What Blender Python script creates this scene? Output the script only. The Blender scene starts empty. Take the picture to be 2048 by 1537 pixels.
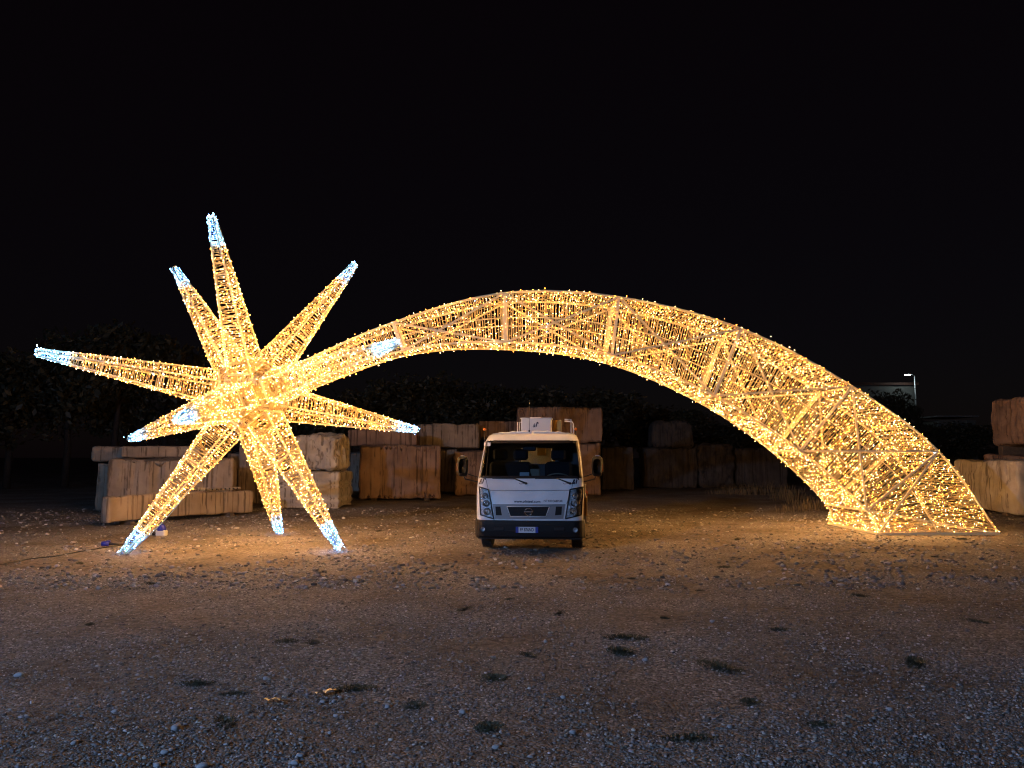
import bpy, math, random
import numpy as np
from mathutils import Vector, Matrix

random.seed(7)
RNG = np.random.default_rng(7)
SC = bpy.context.scene
COL = SC.collection

# ------------------------------------------------------------------ camera
F_PX, CAM_H, HORIZON = 1538.0, 1.6, 912.0          # photograph pixels (2048 x 1537)
PITCH = math.atan((HORIZON - 768.5) / F_PX)
cam_d = bpy.data.cameras.new('camera')
cam = bpy.data.objects.new('camera', cam_d)
COL.objects.link(cam)
cam_d.sensor_width = 36.0
cam_d.lens = 36.0 * F_PX / 2048.0
cam_d.clip_end = 1500.0
cam.location = (0, 0, CAM_H)
cam.rotation_euler = (math.pi / 2 + PITCH, 0, 0)
SC.camera = cam

# ------------------------------------------------------------------ world, night
SUN_EL, SUN_AZ = 24.0, 205.0
w = bpy.data.worlds.new('World')
SC.world = w
w.use_nodes = True
nt = w.node_tree
bg = nt.nodes['Background']
sky = nt.nodes.new('ShaderNodeTexSky')
sky.sky_type = 'NISHITA'
sky.sun_disc = False
sky.sun_elevation = math.radians(SUN_EL)
sky.sun_rotation = math.radians(SUN_AZ)
tint = nt.nodes.new('ShaderNodeMix')
tint.data_type = 'RGBA'
tint.inputs[0].default_value = 0.85
tint.inputs[7].default_value = (1.0, 0.40, 0.66, 1)
nt.links.new(sky.outputs[0], tint.inputs[6])
nt.links.new(tint.outputs[2], bg.inputs[0])
bg.inputs[1].default_value = 0.0019

sun_d = bpy.data.lights.new('sun', 'SUN')
sun_d.energy = 0.012
sun_d.angle = math.radians(4)
sun_d.color = (0.75, 0.85, 1.0)
sun = bpy.data.objects.new('sun', sun_d)
COL.objects.link(sun)
sun.rotation_euler = (math.radians(90 - SUN_EL), 0, math.radians(180 - SUN_AZ))

SC.view_settings.view_transform = 'Standard'
SC.view_settings.look = 'None'
SC.view_settings.exposure = 0.0
SC.view_settings.gamma = 1.0
SC.view_settings.use_curve_mapping = False
SC.cycles.filter_width = 1.15
SC.cycles.max_bounces = 6
SC.cycles.diffuse_bounces = 2
SC.cycles.glossy_bounces = 3
SC.cycles.transmission_bounces = 4
SC.cycles.transparent_max_bounces = 8
SC.cycles.caustics_reflective = False
SC.cycles.caustics_refractive = False
SC.cycles.sample_clamp_direct = 26.0
SC.cycles.sample_clamp_indirect = 3.0

AMBER = (1.0, 0.36, 0.04)
WARM = (1.0, 0.61, 0.25)
COOL = (0.19, 0.47, 1.0)

# ------------------------------------------------------------------ helpers
def ray_dir(px, py):
    u = (px - 1024) / F_PX
    v = (768.5 - py) / F_PX
    return np.array([u, math.cos(PITCH) - v * math.sin(PITCH), math.sin(PITCH) + v * math.cos(PITCH)])

def at(px, py, Y):
    d = ray_dir(px, py)
    return np.array([0, 0, CAM_H]) + d * (Y / d[1])

def ground(px, py):
    d = ray_dir(px, py)
    return np.array([0, 0, CAM_H]) + d * (-CAM_H / d[2])

def hash3(ix, iy, iz, seed):
    h = (ix.astype(np.int64) * 374761393 + iy.astype(np.int64) * 668265263 + iz.astype(np.int64) * 2147483647 + seed * 974711) & 0xFFFFFFFF
    h = ((h ^ (h >> 13)) * 1274126177) & 0xFFFFFFFF
    h = ((h ^ (h >> 16)) * 2246822519) & 0xFFFFFFFF
    return ((h ^ (h >> 15)) & 0xFFFFFF) / float(0xFFFFFF)

def vnoise(P, seed=0):
    P = np.asarray(P, float)
    i = np.floor(P).astype(np.int64)
    f = P - i
    f = f * f * (3 - 2 * f)
    out = 0
    for dx in (0, 1):
        for dy in (0, 1):
            for dz in (0, 1):
                wgt = (f[..., 0] if dx else 1 - f[..., 0]) * (f[..., 1] if dy else 1 - f[..., 1]) * (f[..., 2] if dz else 1 - f[..., 2])
                out = out + wgt * hash3(i[..., 0] + dx, i[..., 1] + dy, i[..., 2] + dz, seed)
    return out * 2 - 1

def fbm(P, seed=0, o=3):
    s, a = 0, 1
    P = np.asarray(P, float)
    for k in range(o):
        s = s + a * vnoise(P * 2 ** k, seed + k)
        a *= 0.5
    return s

def mesh_np(name, V, Fc, smooth=False):
    """V (n,3), Fc (m,k) equal sized faces"""
    V = np.ascontiguousarray(V, np.float32)
    Fc = np.ascontiguousarray(Fc, np.int32)
    me = bpy.data.meshes.new(name)
    m, k = Fc.shape
    me.vertices.add(len(V))
    me.vertices.foreach_set('co', V.ravel())
    me.loops.add(m * k)
    me.loops.foreach_set('vertex_index', Fc.ravel())
    me.polygons.add(m)
    me.polygons.foreach_set('loop_start', np.arange(0, m * k, k, dtype=np.int32))
    me.polygons.foreach_set('loop_total', np.full(m, k, np.int32))
    if smooth:
        me.polygons.foreach_set('use_smooth', np.ones(m, bool))
    me.update(calc_edges=True)
    me.validate()
    return me

class MB:
    """collects simple shapes into one mesh"""
    def __init__(s):
        s.v, s.f, s.sm = [], [], []
    def add(s, V, Fs, smooth=False):
        o = len(s.v)
        s.v += [tuple(map(float, p)) for p in V]
        for f in Fs:
            s.f.append(tuple(i + o for i in f))
            s.sm.append(smooth)
        return s
    def box(s, c, size, M=None, bev=0.0):
        hx, hy, hz = [q / 2 for q in size]
        if bev <= 0:
            V = [(x, y, z) for x in (-hx, hx) for y in (-hy, hy) for z in (-hz, hz)]
            Fs = [(0, 1, 3, 2), (4, 6, 7, 5), (0, 4, 5, 1), (2, 3, 7, 6), (0, 2, 6, 4), (1, 5, 7, 3)]
        else:
            b = min(bev, hx * .9, hy * .9, hz * .9)
            V, Fs, idx = [], [], {}
            for sx in (-1, 1):
                for sy in (-1, 1):
                    for sz in (-1, 1):
                        for a in range(3):
                            p = [sx * (hx - b), sy * (hy - b), sz * (hz - b)]
                            p[a] = (sx * hx, sy * hy, sz * hz)[a]
                            idx[(sx, sy, sz, a)] = len(V)
                            V.append(tuple(p))
            for a in range(3):
                b1, b2 = (a + 1) % 3, (a + 2) % 3
                for sa in (-1, 1):
                    q = []
                    for (t1, t2) in ((-1, -1), (1, -1), (1, 1), (-1, 1)):
                        k = [0, 0, 0]
                        k[a], k[b1], k[b2] = sa, t1, t2
                        q.append(idx[(*k, a)])
                    Fs.append(tuple(q if sa > 0 else q[::-1]))
                for s1 in (-1, 1):
                    for s2 in (-1, 1):
                        q = []
                        for (ax, sa) in ((b1, -1), (b1, 1), (b2, 1), (b2, -1)):
                            k = [0, 0, 0]
                            k[a], k[b1], k[b2] = sa, s1, s2
                            q.append(idx[(*k, ax)])
                        Fs.append(tuple(q if s1 * s2 < 0 else q[::-1]))
            for sx in (-1, 1):
                for sy in (-1, 1):
                    for sz in (-1, 1):
                        q = [idx[(sx, sy, sz, a)] for a in range(3)]
                        Fs.append(tuple(q if sx * sy * sz > 0 else q[::-1]))
        if M is not None:
            V = [tuple(M @ Vector(p)) for p in V]
        V = [(p[0] + c[0], p[1] + c[1], p[2] + c[2]) for p in V]
        return s.add(V, Fs)
    def bar(s, a, b, w_, h_=None, up=(0, 0, 1)):
        a, b = Vector(a), Vector(b)
        h_ = h_ or w_
        d = (b - a).normalized()
        u = Vector(up)
        if abs(d.dot(u)) > .95:
            u = Vector((0, 1, 0))
        x = d.cross(u).normalized()
        y = x.cross(d)
        V = [p + x * sx * w_ / 2 + y * sy * h_ / 2 for p in (a, b) for sx, sy in ((-1, -1), (1, -1), (1, 1), (-1, 1))]
        return s.add(V, [(0, 1, 5, 4), (1, 2, 6, 5), (2, 3, 7, 6), (3, 0, 4, 7), (3, 2, 1, 0), (4, 5, 6, 7)])
    def tube(s, pts, r, n=6, smooth=True, cap=True):
        P = [Vector(p) for p in pts]
        R = r if isinstance(r, (list, tuple)) else [r] * len(P)
        V, Fs = [], []
        for i, p in enumerate(P):
            d = (P[min(i + 1, len(P) - 1)] - P[max(i - 1, 0)]).normalized()
            u = Vector((0, 0, 1)) if abs(d.z) < .9 else Vector((1, 0, 0))
            x = d.cross(u).normalized()
            y = x.cross(d)
            for k in range(n):
                a = 2 * math.pi * k / n
                V.append(p + x * math.cos(a) * R[i] + y * math.sin(a) * R[i])
        for i in range(len(P) - 1):
            for k in range(n):
                k2 = (k + 1) % n
                Fs.append((i * n + k, i * n + k2, (i + 1) * n + k2, (i + 1) * n + k))
        if cap:
            Fs.append(tuple(range(n))[::-1])
            Fs.append(tuple(range((len(P) - 1) * n, len(P) * n)))
        return s.add(V, Fs, smooth)
    def lathe(s, prof, c, axis='y', n=24, smooth=True):
        """prof = [(radius, along)], about an axis"""
        V, Fs = [], []
        for (r, t) in prof:
            for k in range(n):
                a = 2 * math.pi * k / n
                p = (r * math.cos(a), t, r * math.sin(a)) if axis == 'y' else (t, r * math.cos(a), r * math.sin(a)) if axis == 'x' else (r * math.cos(a), r * math.sin(a), t)
                V.append((p[0] + c[0], p[1] + c[1], p[2] + c[2]))
        for i in range(len(prof) - 1):
            for k in range(n):
                k2 = (k + 1) % n
                Fs.append((i * n + k, i * n + k2, (i + 1) * n + k2, (i + 1) * n + k))
        return s.add(V, Fs, smooth)
    def ball(s, c, r, n=10, m=7, sc=(1, 1, 1)):
        prof = [(r * math.sin(math.pi * i / m) + 1e-5, -r * math.cos(math.pi * i / m)) for i in range(m + 1)]
        o = len(s.v)
        s.lathe(prof, (0, 0, 0), 'z', n)
        for i in range(o, len(s.v)):
            p = s.v[i]
            s.v[i] = (p[0] * sc[0] + c[0], p[1] * sc[1] + c[1], p[2] * sc[2] + c[2])
        return s
    def mesh(s, name):
        me = bpy.data.meshes.new(name)
        me.from_pydata(s.v, [], s.f)
        me.polygons.foreach_set('use_smooth', s.sm)
        me.update()
        return me

def link(name, me, mat=None, parent=None):
    o = bpy.data.objects.new(name, me)
    COL.objects.link(o)
    if mat is not None and me is not None:
        if len(me.materials) == 0:
            me.materials.append(mat)
    if parent is not None:
        o.parent = parent
    return o

def wparent(o, root):
    """o's mesh is in world coordinates: keep it there under root"""
    o.parent = root
    top = root
    M = Matrix.Identity(4)
    chain = []
    while top is not None:
        chain.append(top)
        top = top.parent
    for t in reversed(chain):
        M = M @ t.matrix_parent_inverse @ t.matrix_basis
    o.matrix_parent_inverse = M.inverted()
    return o

def empty(name, loc=(0, 0, 0), rz=0.0):
    o = bpy.data.objects.new(name, None)
    COL.objects.link(o)
    o.location = loc
    o.rotation_euler = (0, 0, rz)
    o.empty_display_size = 0.2
    return o

def tag(o, label=None, cat=None, group=None, kind=None):
    if label:
        o['label'] = label
    if cat:
        o['category'] = cat
    if group:
        o['group'] = group
    if kind:
        o['kind'] = kind
    return o

# ------------------------------------------------------------------ materials
def mat(name, col, rough=.6, metal=0., var=0., vscale=4., bump=0., bscale=30., spec=.5, coat=0., col2=None, stretch=None):
    m = bpy.data.materials.new(name)
    m.use_nodes = True
    t = m.node_tree
    b = t.nodes['Principled BSDF']
    b.inputs['Base Color'].default_value = (*col, 1)
    b.inputs['Roughness'].default_value = rough
    b.inputs['Metallic'].default_value = metal
    b.inputs['Specular IOR Level'].default_value = spec
    b.inputs['Coat Weight'].default_value = coat
    tc = t.nodes.new('ShaderNodeTexCoord')
    src = tc.outputs['Object']
    if stretch:
        mp = t.nodes.new('ShaderNodeMapping')
        mp.inputs['Scale'].default_value = stretch
        t.links.new(src, mp.inputs[0])
        src = mp.outputs[0]
    if var > 0 or col2:
        n = t.nodes.new('ShaderNodeTexNoise')
        n.inputs['Scale'].default_value = vscale
        n.inputs['Detail'].default_value = 6
        t.links.new(src, n.inputs['Vector'])
        r = t.nodes.new('ShaderNodeValToRGB')
        c2 = col2 or tuple(c * (1 - var) for c in col)
        r.color_ramp.elements[0].position = .32
        r.color_ramp.elements[1].position = .68
        r.color_ramp.elements[0].color = (*c2, 1)
        r.color_ramp.elements[1].color = (*col, 1)
        t.links.new(n.outputs[0], r.inputs[0])
        t.links.new(r.outputs[0], b.inputs['Base Color'])
    if bump > 0:
        n2 = t.nodes.new('ShaderNodeTexNoise')
        n2.inputs['Scale'].default_value = bscale
        n2.inputs['Detail'].default_value = 5
        t.links.new(src, n2.inputs['Vector'])
        bp = t.nodes.new('ShaderNodeBump')
        bp.inputs['Strength'].default_value = bump
        bp.inputs['Distance'].default_value = .02
        t.links.new(n2.outputs[0], bp.inputs['Height'])
        t.links.new(bp.outputs[0], b.inputs['Normal'])
    return m

def emit(name, col, s):
    m = bpy.data.materials.new(name)
    m.use_nodes = True
    t = m.node_tree
    t.nodes.remove(t.nodes['Principled BSDF'])
    e = t.nodes.new('ShaderNodeEmission')
    e.inputs[0].default_value = (*col, 1)
    e.inputs[1].default_value = s
    t.links.new(e.outputs[0], t.nodes['Material Output'].inputs[0])
    return m

def glass(name, tintc=(.75, .8, .8), refl=.06):
    m = bpy.data.materials.new(name)
    m.use_nodes = True
    t = m.node_tree
    t.nodes.remove(t.nodes['Principled BSDF'])
    a = t.nodes.new('ShaderNodeBsdfTransparent')
    a.inputs[0].default_value = (*tintc, 1)
    g = t.nodes.new('ShaderNodeBsdfGlossy')
    g.inputs['Roughness'].default_value = .03
    fr = t.nodes.new('ShaderNodeFresnel')
    fr.inputs[0].default_value = 1.45
    mx = t.nodes.new('ShaderNodeMixShader')
    t.links.new(fr.outputs[0], mx.inputs[0])
    t.links.new(a.outputs[0], mx.inputs[1])
    t.links.new(g.outputs[0], mx.inputs[2])
    t.links.new(mx.outputs[0], t.nodes['Material Output'].inputs[0])
    return m

M = {}
M['led_warm'] = emit('warm_led', WARM, 440.0)
M['led_amber'] = emit('amber_led', AMBER, 440.0)
M['led_white'] = emit('white_led', COOL, 80.0)
M['cable'] = mat('clear_cable', (.42, .32, .15), .45)
M['cable_white'] = mat('white_cable', (.20, .30, .46), .45)
M['steel'] = mat('painted_steel', (.86, .72, .44), .45, .0, var=.08, vscale=8)
M['steel_white'] = mat('white_steel', (.6, .6, .6), .4)
M['plate'] = mat('hub_plate', (.36, .26, .11), .4, .0, var=.15, vscale=6)
M['paint'] = mat('white_paint', (.70, .73, .77), .30, var=.14, vscale=3.5, coat=.6)
M['paint2'] = mat('cream_fibreglass', (.70, .68, .64), .4, var=.08, vscale=4)
M['plastic'] = mat('black_plastic', (.007, .007, .008), .6, bump=.15, bscale=200, spec=.25)
M['rubber'] = mat('tyre_rubber', (.013, .013, .014), .8, bump=.3, bscale=60)
M['trim'] = mat('dark_trim', (.012, .012, .014), .35)
M['chrome'] = mat('chrome', (.75, .76, .78), .18, 1.0)
M['silver'] = mat('silver_plastic', (.25, .26, .28), .35, .25)
M['rim'] = mat('wheel_steel', (.35, .35, .36), .45, .6)
M['reflector'] = mat('lamp_reflector', (.66, .70, .76), .25, .6, bump=.8, bscale=38, var=.6, vscale=30)
M['ink'] = mat('navy_ink', (.008, .010, .035), .4)
M['plate_blue'] = mat('number_plate_blue', (.02, .045, .32), .4)
M['plate_white'] = mat('number_plate_white', (.62, .63, .66), .4)
M['orange'] = mat('orange_lens', (.75, .18, .02), .25)
M['red'] = mat('red_lens', (.6, .04, .03), .25)
M['seat'] = mat('seat_fabric', (.012, .012, .016), .9)
M['dash'] = mat('dashboard_plastic', (.02, .02, .022), .7)
M['lining'] = mat('cab_lining', (.08, .085, .095), .8)
M['paper'] = mat('paper', (.55, .6, .66), .8)
M['tan'] = mat('tan_plastic', (.28, .24, .18), .6)
M['glass'] = glass('window_glass', (.52, .58, .62))
M['lens'] = glass('lamp_lens', (.9, .93, .95))
M['galv'] = mat('galvanised_steel', (.42, .43, .43), .5, .5, var=.3, vscale=10)
M['yellow'] = mat('ochre_paint', (.45, .26, .05), .5, var=.2)
M['bark'] = mat('bark', (.04, .03, .025), .9, var=.4, vscale=8, bump=.6, bscale=20)
M['leaf'] = mat('leaf', (.055, .052, .028), .6, var=.45, vscale=1.2)
M['weed'] = mat('weed_leaf', (.09, .088, .05), .6, var=.5, vscale=6)
M['straw'] = mat('dry_grass', (.20, .155, .08), .8, var=.4, vscale=8)
M['pebble'] = mat('pale_stone', (.40, .40, .41), .8, var=.2, vscale=20, bump=.3, bscale=60)
M['blue'] = mat('blue_plug', (.012, .02, .26), .4)
M['blackcable'] = mat('black_rubber_cable', (.015, .015, .015), .5)
M['white_plastic'] = mat('white_plastic', (.65, .64, .6), .5)
M['foil'] = mat('crumpled_foil', (.85, .76, .60), .34, .9, bump=.4, bscale=40)
M['wall'] = mat('pale_render', (.17, .17, .15), .9, var=.12, vscale=1.5)
M['roof'] = mat('roof_tile', (.10, .045, .03), .8, var=.3)
M['wood'] = mat('timber_sleeper', (.11, .085, .06), .85, var=.4, vscale=10, bump=.4, bscale=30)

def stone_mat(name, c1, c2, streak=.5):
    m = mat(name, c1, .9, bump=.55, bscale=16, col2=c2, vscale=1.6)
    t = m.node_tree
    b = t.nodes['Principled BSDF']
    tc = [n for n in t.nodes if n.type == 'TEX_COORD'][0]
    mp = t.nodes.new('ShaderNodeMapping')
    mp.inputs['Scale'].default_value = (12, 12, .45)
    t.links.new(tc.outputs['Object'], mp.inputs[0])
    n = t.nodes.new('ShaderNodeTexNoise')
    n.inputs['Scale'].default_value = 1.0
    n.inputs['Detail'].default_value = 5
    t.links.new(mp.outputs[0], n.inputs['Vector'])
    r = t.nodes.new('ShaderNodeValToRGB')
    r.color_ramp.elements[0].position = .36
    r.color_ramp.elements[1].position = .46
    r.color_ramp.elements[0].color = (1 - streak, 1 - streak * 1.05, 1 - streak * 1.1, 1)
    r.color_ramp.elements[1].color = (1, 1, 1, 1)
    t.links.new(n.outputs[0], r.inputs[0])
    mx = t.nodes.new('ShaderNodeMix')
    mx.data_type = 'RGBA'
    mx.blend_type = 'MULTIPLY'
    mx.inputs[0].default_value = 1
    old = b.inputs['Base Color'].links[0].from_socket
    t.links.new(old, mx.inputs[6])
    t.links.new(r.outputs[0], mx.inputs[7])
    t.links.new(mx.outputs[2], b.inputs['Base Color'])
    return m
M['stone'] = stone_mat('limestone', (.35, .28, .205), (.20, .155, .11), .6)
M['stone_pale'] = stone_mat('pale_limestone', (.48, .43, .35), (.30, .26, .20), .55)
M['stone_red'] = stone_mat('reddish_limestone', (.28, .185, .125), (.165, .105, .07), .6)
M['stone_dark'] = stone_mat('dark_stone', (.075, .062, .05), (.04, .033, .028), .5)  # much darker tone, for the row of blocks right of the truck

# ================================================================== GROUND
def gh(x, y):
    """ground height"""
    P = np.stack([np.asarray(x, float) * .35, np.asarray(y, float) * .35, np.zeros_like(np.asarray(x, float))], -1)
    Q = P * 6.5
    return .022 * vnoise(P, 3) + .008 * vnoise(Q, 9) - .012

def dense(a, b, st, lo, hi, n):
    mid = np.arange(a, b + st / 2, st)
    L = a - np.geomspace(.2, a - lo, n)[::-1]
    Rr = b + np.geomspace(.2, hi - b, n)
    return np.concatenate([L, mid, Rr])
xs = dense(-14, 16, .12, -420, 420, 26)
ys = dense(1, 26, .12, -300, 620, 26)
X, Y = np.meshgrid(xs, ys, indexing='ij')
far = np.clip((np.hypot(X, Y - 10) - 40) / 200, 0, 1)
Z = gh(X, Y) * (1 - far)
nx, ny = X.shape
I = np.arange(nx * ny).reshape(nx, ny)
Fq = np.stack([I[:-1, :-1], I[1:, :-1], I[1:, 1:], I[:-1, 1:]], -1).reshape(-1, 4)
gm = bpy.data.materials.new('gravel_ground')
gm.use_nodes = True
t = gm.node_tree
b = t.nodes['Principled BSDF']
b.inputs['Roughness'].default_value = .95
b.inputs['Specular IOR Level'].default_value = .2
tc = t.nodes.new('ShaderNodeTexCoord')
vo = t.nodes.new('ShaderNodeTexVoronoi')
vo.inputs['Scale'].default_value = 52
vo.inputs['Randomness'].default_value = 1
t.links.new(tc.outputs['Object'], vo.inputs['Vector'])
sep = t.nodes.new('ShaderNodeSeparateColor')
t.links.new(vo.outputs['Color'], sep.inputs[0])
r1 = t.nodes.new('ShaderNodeValToRGB')
els = r1.color_ramp.elements
els[0].position, els[0].color = 0, (.105, .092, .08, 1)
els[1].position, els[1].color = 1, (.56, .52, .47, 1)
e = els.new(.6); e.color = (.235, .212, .19, 1)
e = els.new(.9); e.color = (.33, .30, .27, 1)
t.links.new(sep.outputs[0], r1.inputs[0])
n1 = t.nodes.new('ShaderNodeTexNoise')
n1.inputs['Scale'].default_value = .55
n1.inputs['Detail'].default_value = 8
n1.inputs['Roughness'].default_value = .65
t.links.new(tc.outputs['Object'], n1.inputs['Vector'])
r2 = t.nodes.new('ShaderNodeValToRGB')
r2.color_ramp.elements[0].position = .42
r2.color_ramp.elements[1].position = .60
t.links.new(n1.outputs[0], r2.inputs[0])
dirt = t.nodes.new('ShaderNodeTexNoise')
dirt.inputs['Scale'].default_value = 14
dirt.inputs['Detail'].default_value = 6
t.links.new(tc.outputs['Object'], dirt.inputs['Vector'])
r3 = t.nodes.new('ShaderNodeValToRGB')
r3.color_ramp.elements[0].position = .35
r3.color_ramp.elements[0].color = (.085, .066, .05, 1)
r3.color_ramp.elements[1].position = .7
r3.color_ramp.elements[1].color = (.25, .205, .16, 1)
t.links.new(dirt.outputs[0], r3.inputs[0])
mx = t.nodes.new('ShaderNodeMix')
mx.data_type = 'RGBA'
t.links.new(r2.outputs[0], mx.inputs[0])
t.links.new(r1.outputs[0], mx.inputs[6])
t.links.new(r3.outputs[0], mx.inputs[7])
t.links.new(mx.outputs[2], b.inputs['Base Color'])
bp = t.nodes.new('ShaderNodeBump')
bp.inputs['Strength'].default_value = .9
bp.inputs['Distance'].default_value = .02
bp.invert = True
t.links.new(vo.outputs['Distance'], bp.inputs['Height'])
bp2 = t.nodes.new('ShaderNodeBump')
bp2.inputs['Strength'].default_value = .7
bp2.inputs['Distance'].default_value = .06
n4 = t.nodes.new('ShaderNodeTexNoise')
n4.inputs['Scale'].default_value = 5
n4.inputs['Detail'].default_value = 8
n4.inputs['Roughness'].default_value = .7
t.links.new(tc.outputs['Object'], n4.inputs['Vector'])
t.links.new(n4.outputs[0], bp2.inputs['Height'])
t.links.new(bp.outputs[0], bp2.inputs['Normal'])
t.links.new(bp2.outputs[0], b.inputs['Normal'])
g = link('ground', mesh_np('ground', np.stack([X, Y, Z], -1).reshape(-1, 3), Fq, True), gm)
tag(g, 'uneven yard floor of gravel and brown earth', 'ground', kind='structure')

# loose gravel ---------------------------------------------------------------
PHI = (1 + 5 ** .5) / 2
ICO_V = np.array([[0, s, t_ * PHI] for s in (1, -1) for t_ in (1, -1)] + [[s, t_ * PHI, 0] for s in (1, -1) for t_ in (1, -1)] + [[t_ * PHI, 0, s] for s in (1, -1) for t_ in (1, -1)]) / math.hypot(1, PHI)
def ico_faces():
    F = []
    D = np.linalg.norm(ICO_V[:, None] - ICO_V[None], axis=-1)
    el = np.sort(D[0])[1] * 1.01
    for i in range(12):
        for j in range(i + 1, 12):
            for k in range(j + 1, 12):
                if D[i, j] < el and D[j, k] < el and D[i, k] < el:
                    n = np.cross(ICO_V[j] - ICO_V[i], ICO_V[k] - ICO_V[i])
                    F.append((i, j, k) if n @ ICO_V[i] > 0 else (i, k, j))
    return np.array(F)
ICO_F = ico_faces()

def gravel(name, n, y0, y1, size, label, seed, zone=None, power=1.0):
    rng = np.random.default_rng(seed)
    yy = y0 + (y1 - y0) * rng.random(n * 2) ** power
    hw = yy * .69 + 1.2
    keep = rng.random(n * 2) < 1
    xx = (rng.random(n * 2) * 2 - 1) * hw
    # patchy: thinner where the earth shows
    d = vnoise(np.stack([xx * .9, yy * .9, np.zeros_like(xx)], -1), 21) + .6 * vnoise(np.stack([xx * 3.1, yy * 3.1, np.zeros_like(xx)], -1), 5)
    keep &= rng.random(n * 2) < np.clip(.55 + .55 * d, .08, 1)
    xx, yy = xx[keep][:n], yy[keep][:n]
    m = len(xx)
    s = size * rng.lognormal(0, .45, m)
    s = np.minimum(s, size * 2.6)
    V = ICO_V[None] * (1 + .25 * (rng.random((m, 12, 1)) * 2 - 1))
    V = V * np.stack([s * rng.uniform(.8, 1.4, m), s * rng.uniform(.7, 1.1, m), s * rng.uniform(.4, .75, m)], -1)[:, None]
    a = rng.random(m) * 6.283
    ca, sa = np.cos(a)[:, None], np.sin(a)[:, None]
    x_ = V[..., 0] * ca - V[..., 1] * sa
    y_ = V[..., 0] * sa + V[..., 1] * ca
    V = np.stack([x_ + xx[:, None], y_ + yy[:, None], V[..., 2] + (gh(xx, yy) + s * .22)[:, None]], -1)
    Fc = (ICO_F[None] + (np.arange(m) * 12)[:, None, None]).reshape(-1, 3)
    me = mesh_np(name, V.reshape(-1, 3), Fc)
    ca_ = me.color_attributes.new('tint', 'FLOAT_COLOR', 'POINT')
    v = np.clip(rng.lognormal(math.log(.19), .5, m), .04, .6)
    c = np.stack([v, v * rng.uniform(.90, .98, m), v * rng.uniform(.80, .98, m), np.ones(m)], -1)
    ca_.data.foreach_set('color', np.repeat(c, 12, 0).astype(np.float32).ravel())
    gmat = bpy.data.materials.new('gravel_stone')
    gmat.use_nodes = True
    tt = gmat.node_tree
    bb = tt.nodes['Principled BSDF']
    bb.inputs['Roughness'].default_value = .8
    bb.inputs['Specular IOR Level'].default_value = .35
    at_ = tt.nodes.new('ShaderNodeAttribute')
    at_.attribute_name = 'tint'
    tt.links.new(at_.outputs['Color'], bb.inputs['Base Color'])
    o = link(name, me, gmat)
    tag(o, label, 'gravel', kind='stuff')
    return o
gravel('gravel', 92000, 3.3, 10.5, .0057, 'fine grey gravel strewn thickly over the near yard', 31, power=1.35)
gravel('gravel', 15000, 9.5, 24, .017, 'thin scatter of stone chips over the trodden earth further back', 32, power=1.2)

# ================================================================== LIGHT SCULPTURE
def seg_tubes(A, B, r):
    """three-sided prisms between point arrays"""
    A, B = np.asarray(A, float), np.asarray(B, float)
    d = B - A
    L = np.linalg.norm(d, axis=1, keepdims=True)
    ok = L[:, 0] > 1e-4
    A, B, d, L = A[ok], B[ok], d[ok], L[ok]
    d = d / L
    u = np.where(np.abs(d[:, 2:3]) < .8, np.array([[0, 0, 1.]]), np.array([[1., 0, 0]]))
    x = np.cross(d, u)
    x /= np.linalg.norm(x, axis=1, keepdims=True)
    y = np.cross(x, d)
    n = len(A)
    V = np.zeros((n, 6, 3))
    for k in range(3):
        a = 2 * math.pi * k / 3
        o = x * math.cos(a) * r + y * math.sin(a) * r
        V[:, k] = A + o
        V[:, 3 + k] = B + o
    F = np.array([(0, 1, 4, 3), (1, 2, 5, 4), (2, 0, 3, 5)])
    Fc = (F[None] + (np.arange(n) * 6)[:, None, None]).reshape(-1, 4)
    return V.reshape(-1, 3), Fc

def led_mesh(name, P, N, r, ln, rng):
    """pointed little lamps at P, standing out along N"""
    P, N = np.asarray(P, float), np.asarray(N, float)
    n = len(P)
    N = N + rng.normal(size=(n, 3)) * .45
    N /= np.linalg.norm(N, axis=1, keepdims=True)
    u = np.where(np.abs(N[:, 2:3]) < .8, np.array([[0, 0, 1.]]), np.array([[1., 0, 0]]))
    x = np.cross(N, u)
    x /= np.linalg.norm(x, axis=1, keepdims=True)
    y = np.cross(N, x)
    rr = r * rng.uniform(.75, 1.25, (n, 1))
    V = np.stack([P - N * ln * .35, P + x * rr, P + y * rr, P - x * rr, P - y * rr, P + N * ln], 1)
    F = np.array([(0, 2, 1), (0, 3, 2), (0, 4, 3), (0, 1, 4), (5, 1, 2), (5, 2, 3), (5, 3, 4), (5, 4, 1)])
    Fc = (F[None] + (np.arange(n) * 6)[:, None, None]).reshape(-1, 3)
    me = mesh_np(name, V.reshape(-1, 3), Fc)
    if 'warm' in name:
        me.materials.append(M['led_warm'])
        me.materials.append(M['led_amber'])
        me.polygons.foreach_set('material_index', np.repeat((rng.random(n) < .5).astype(np.int32), 8))
    return me

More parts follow.
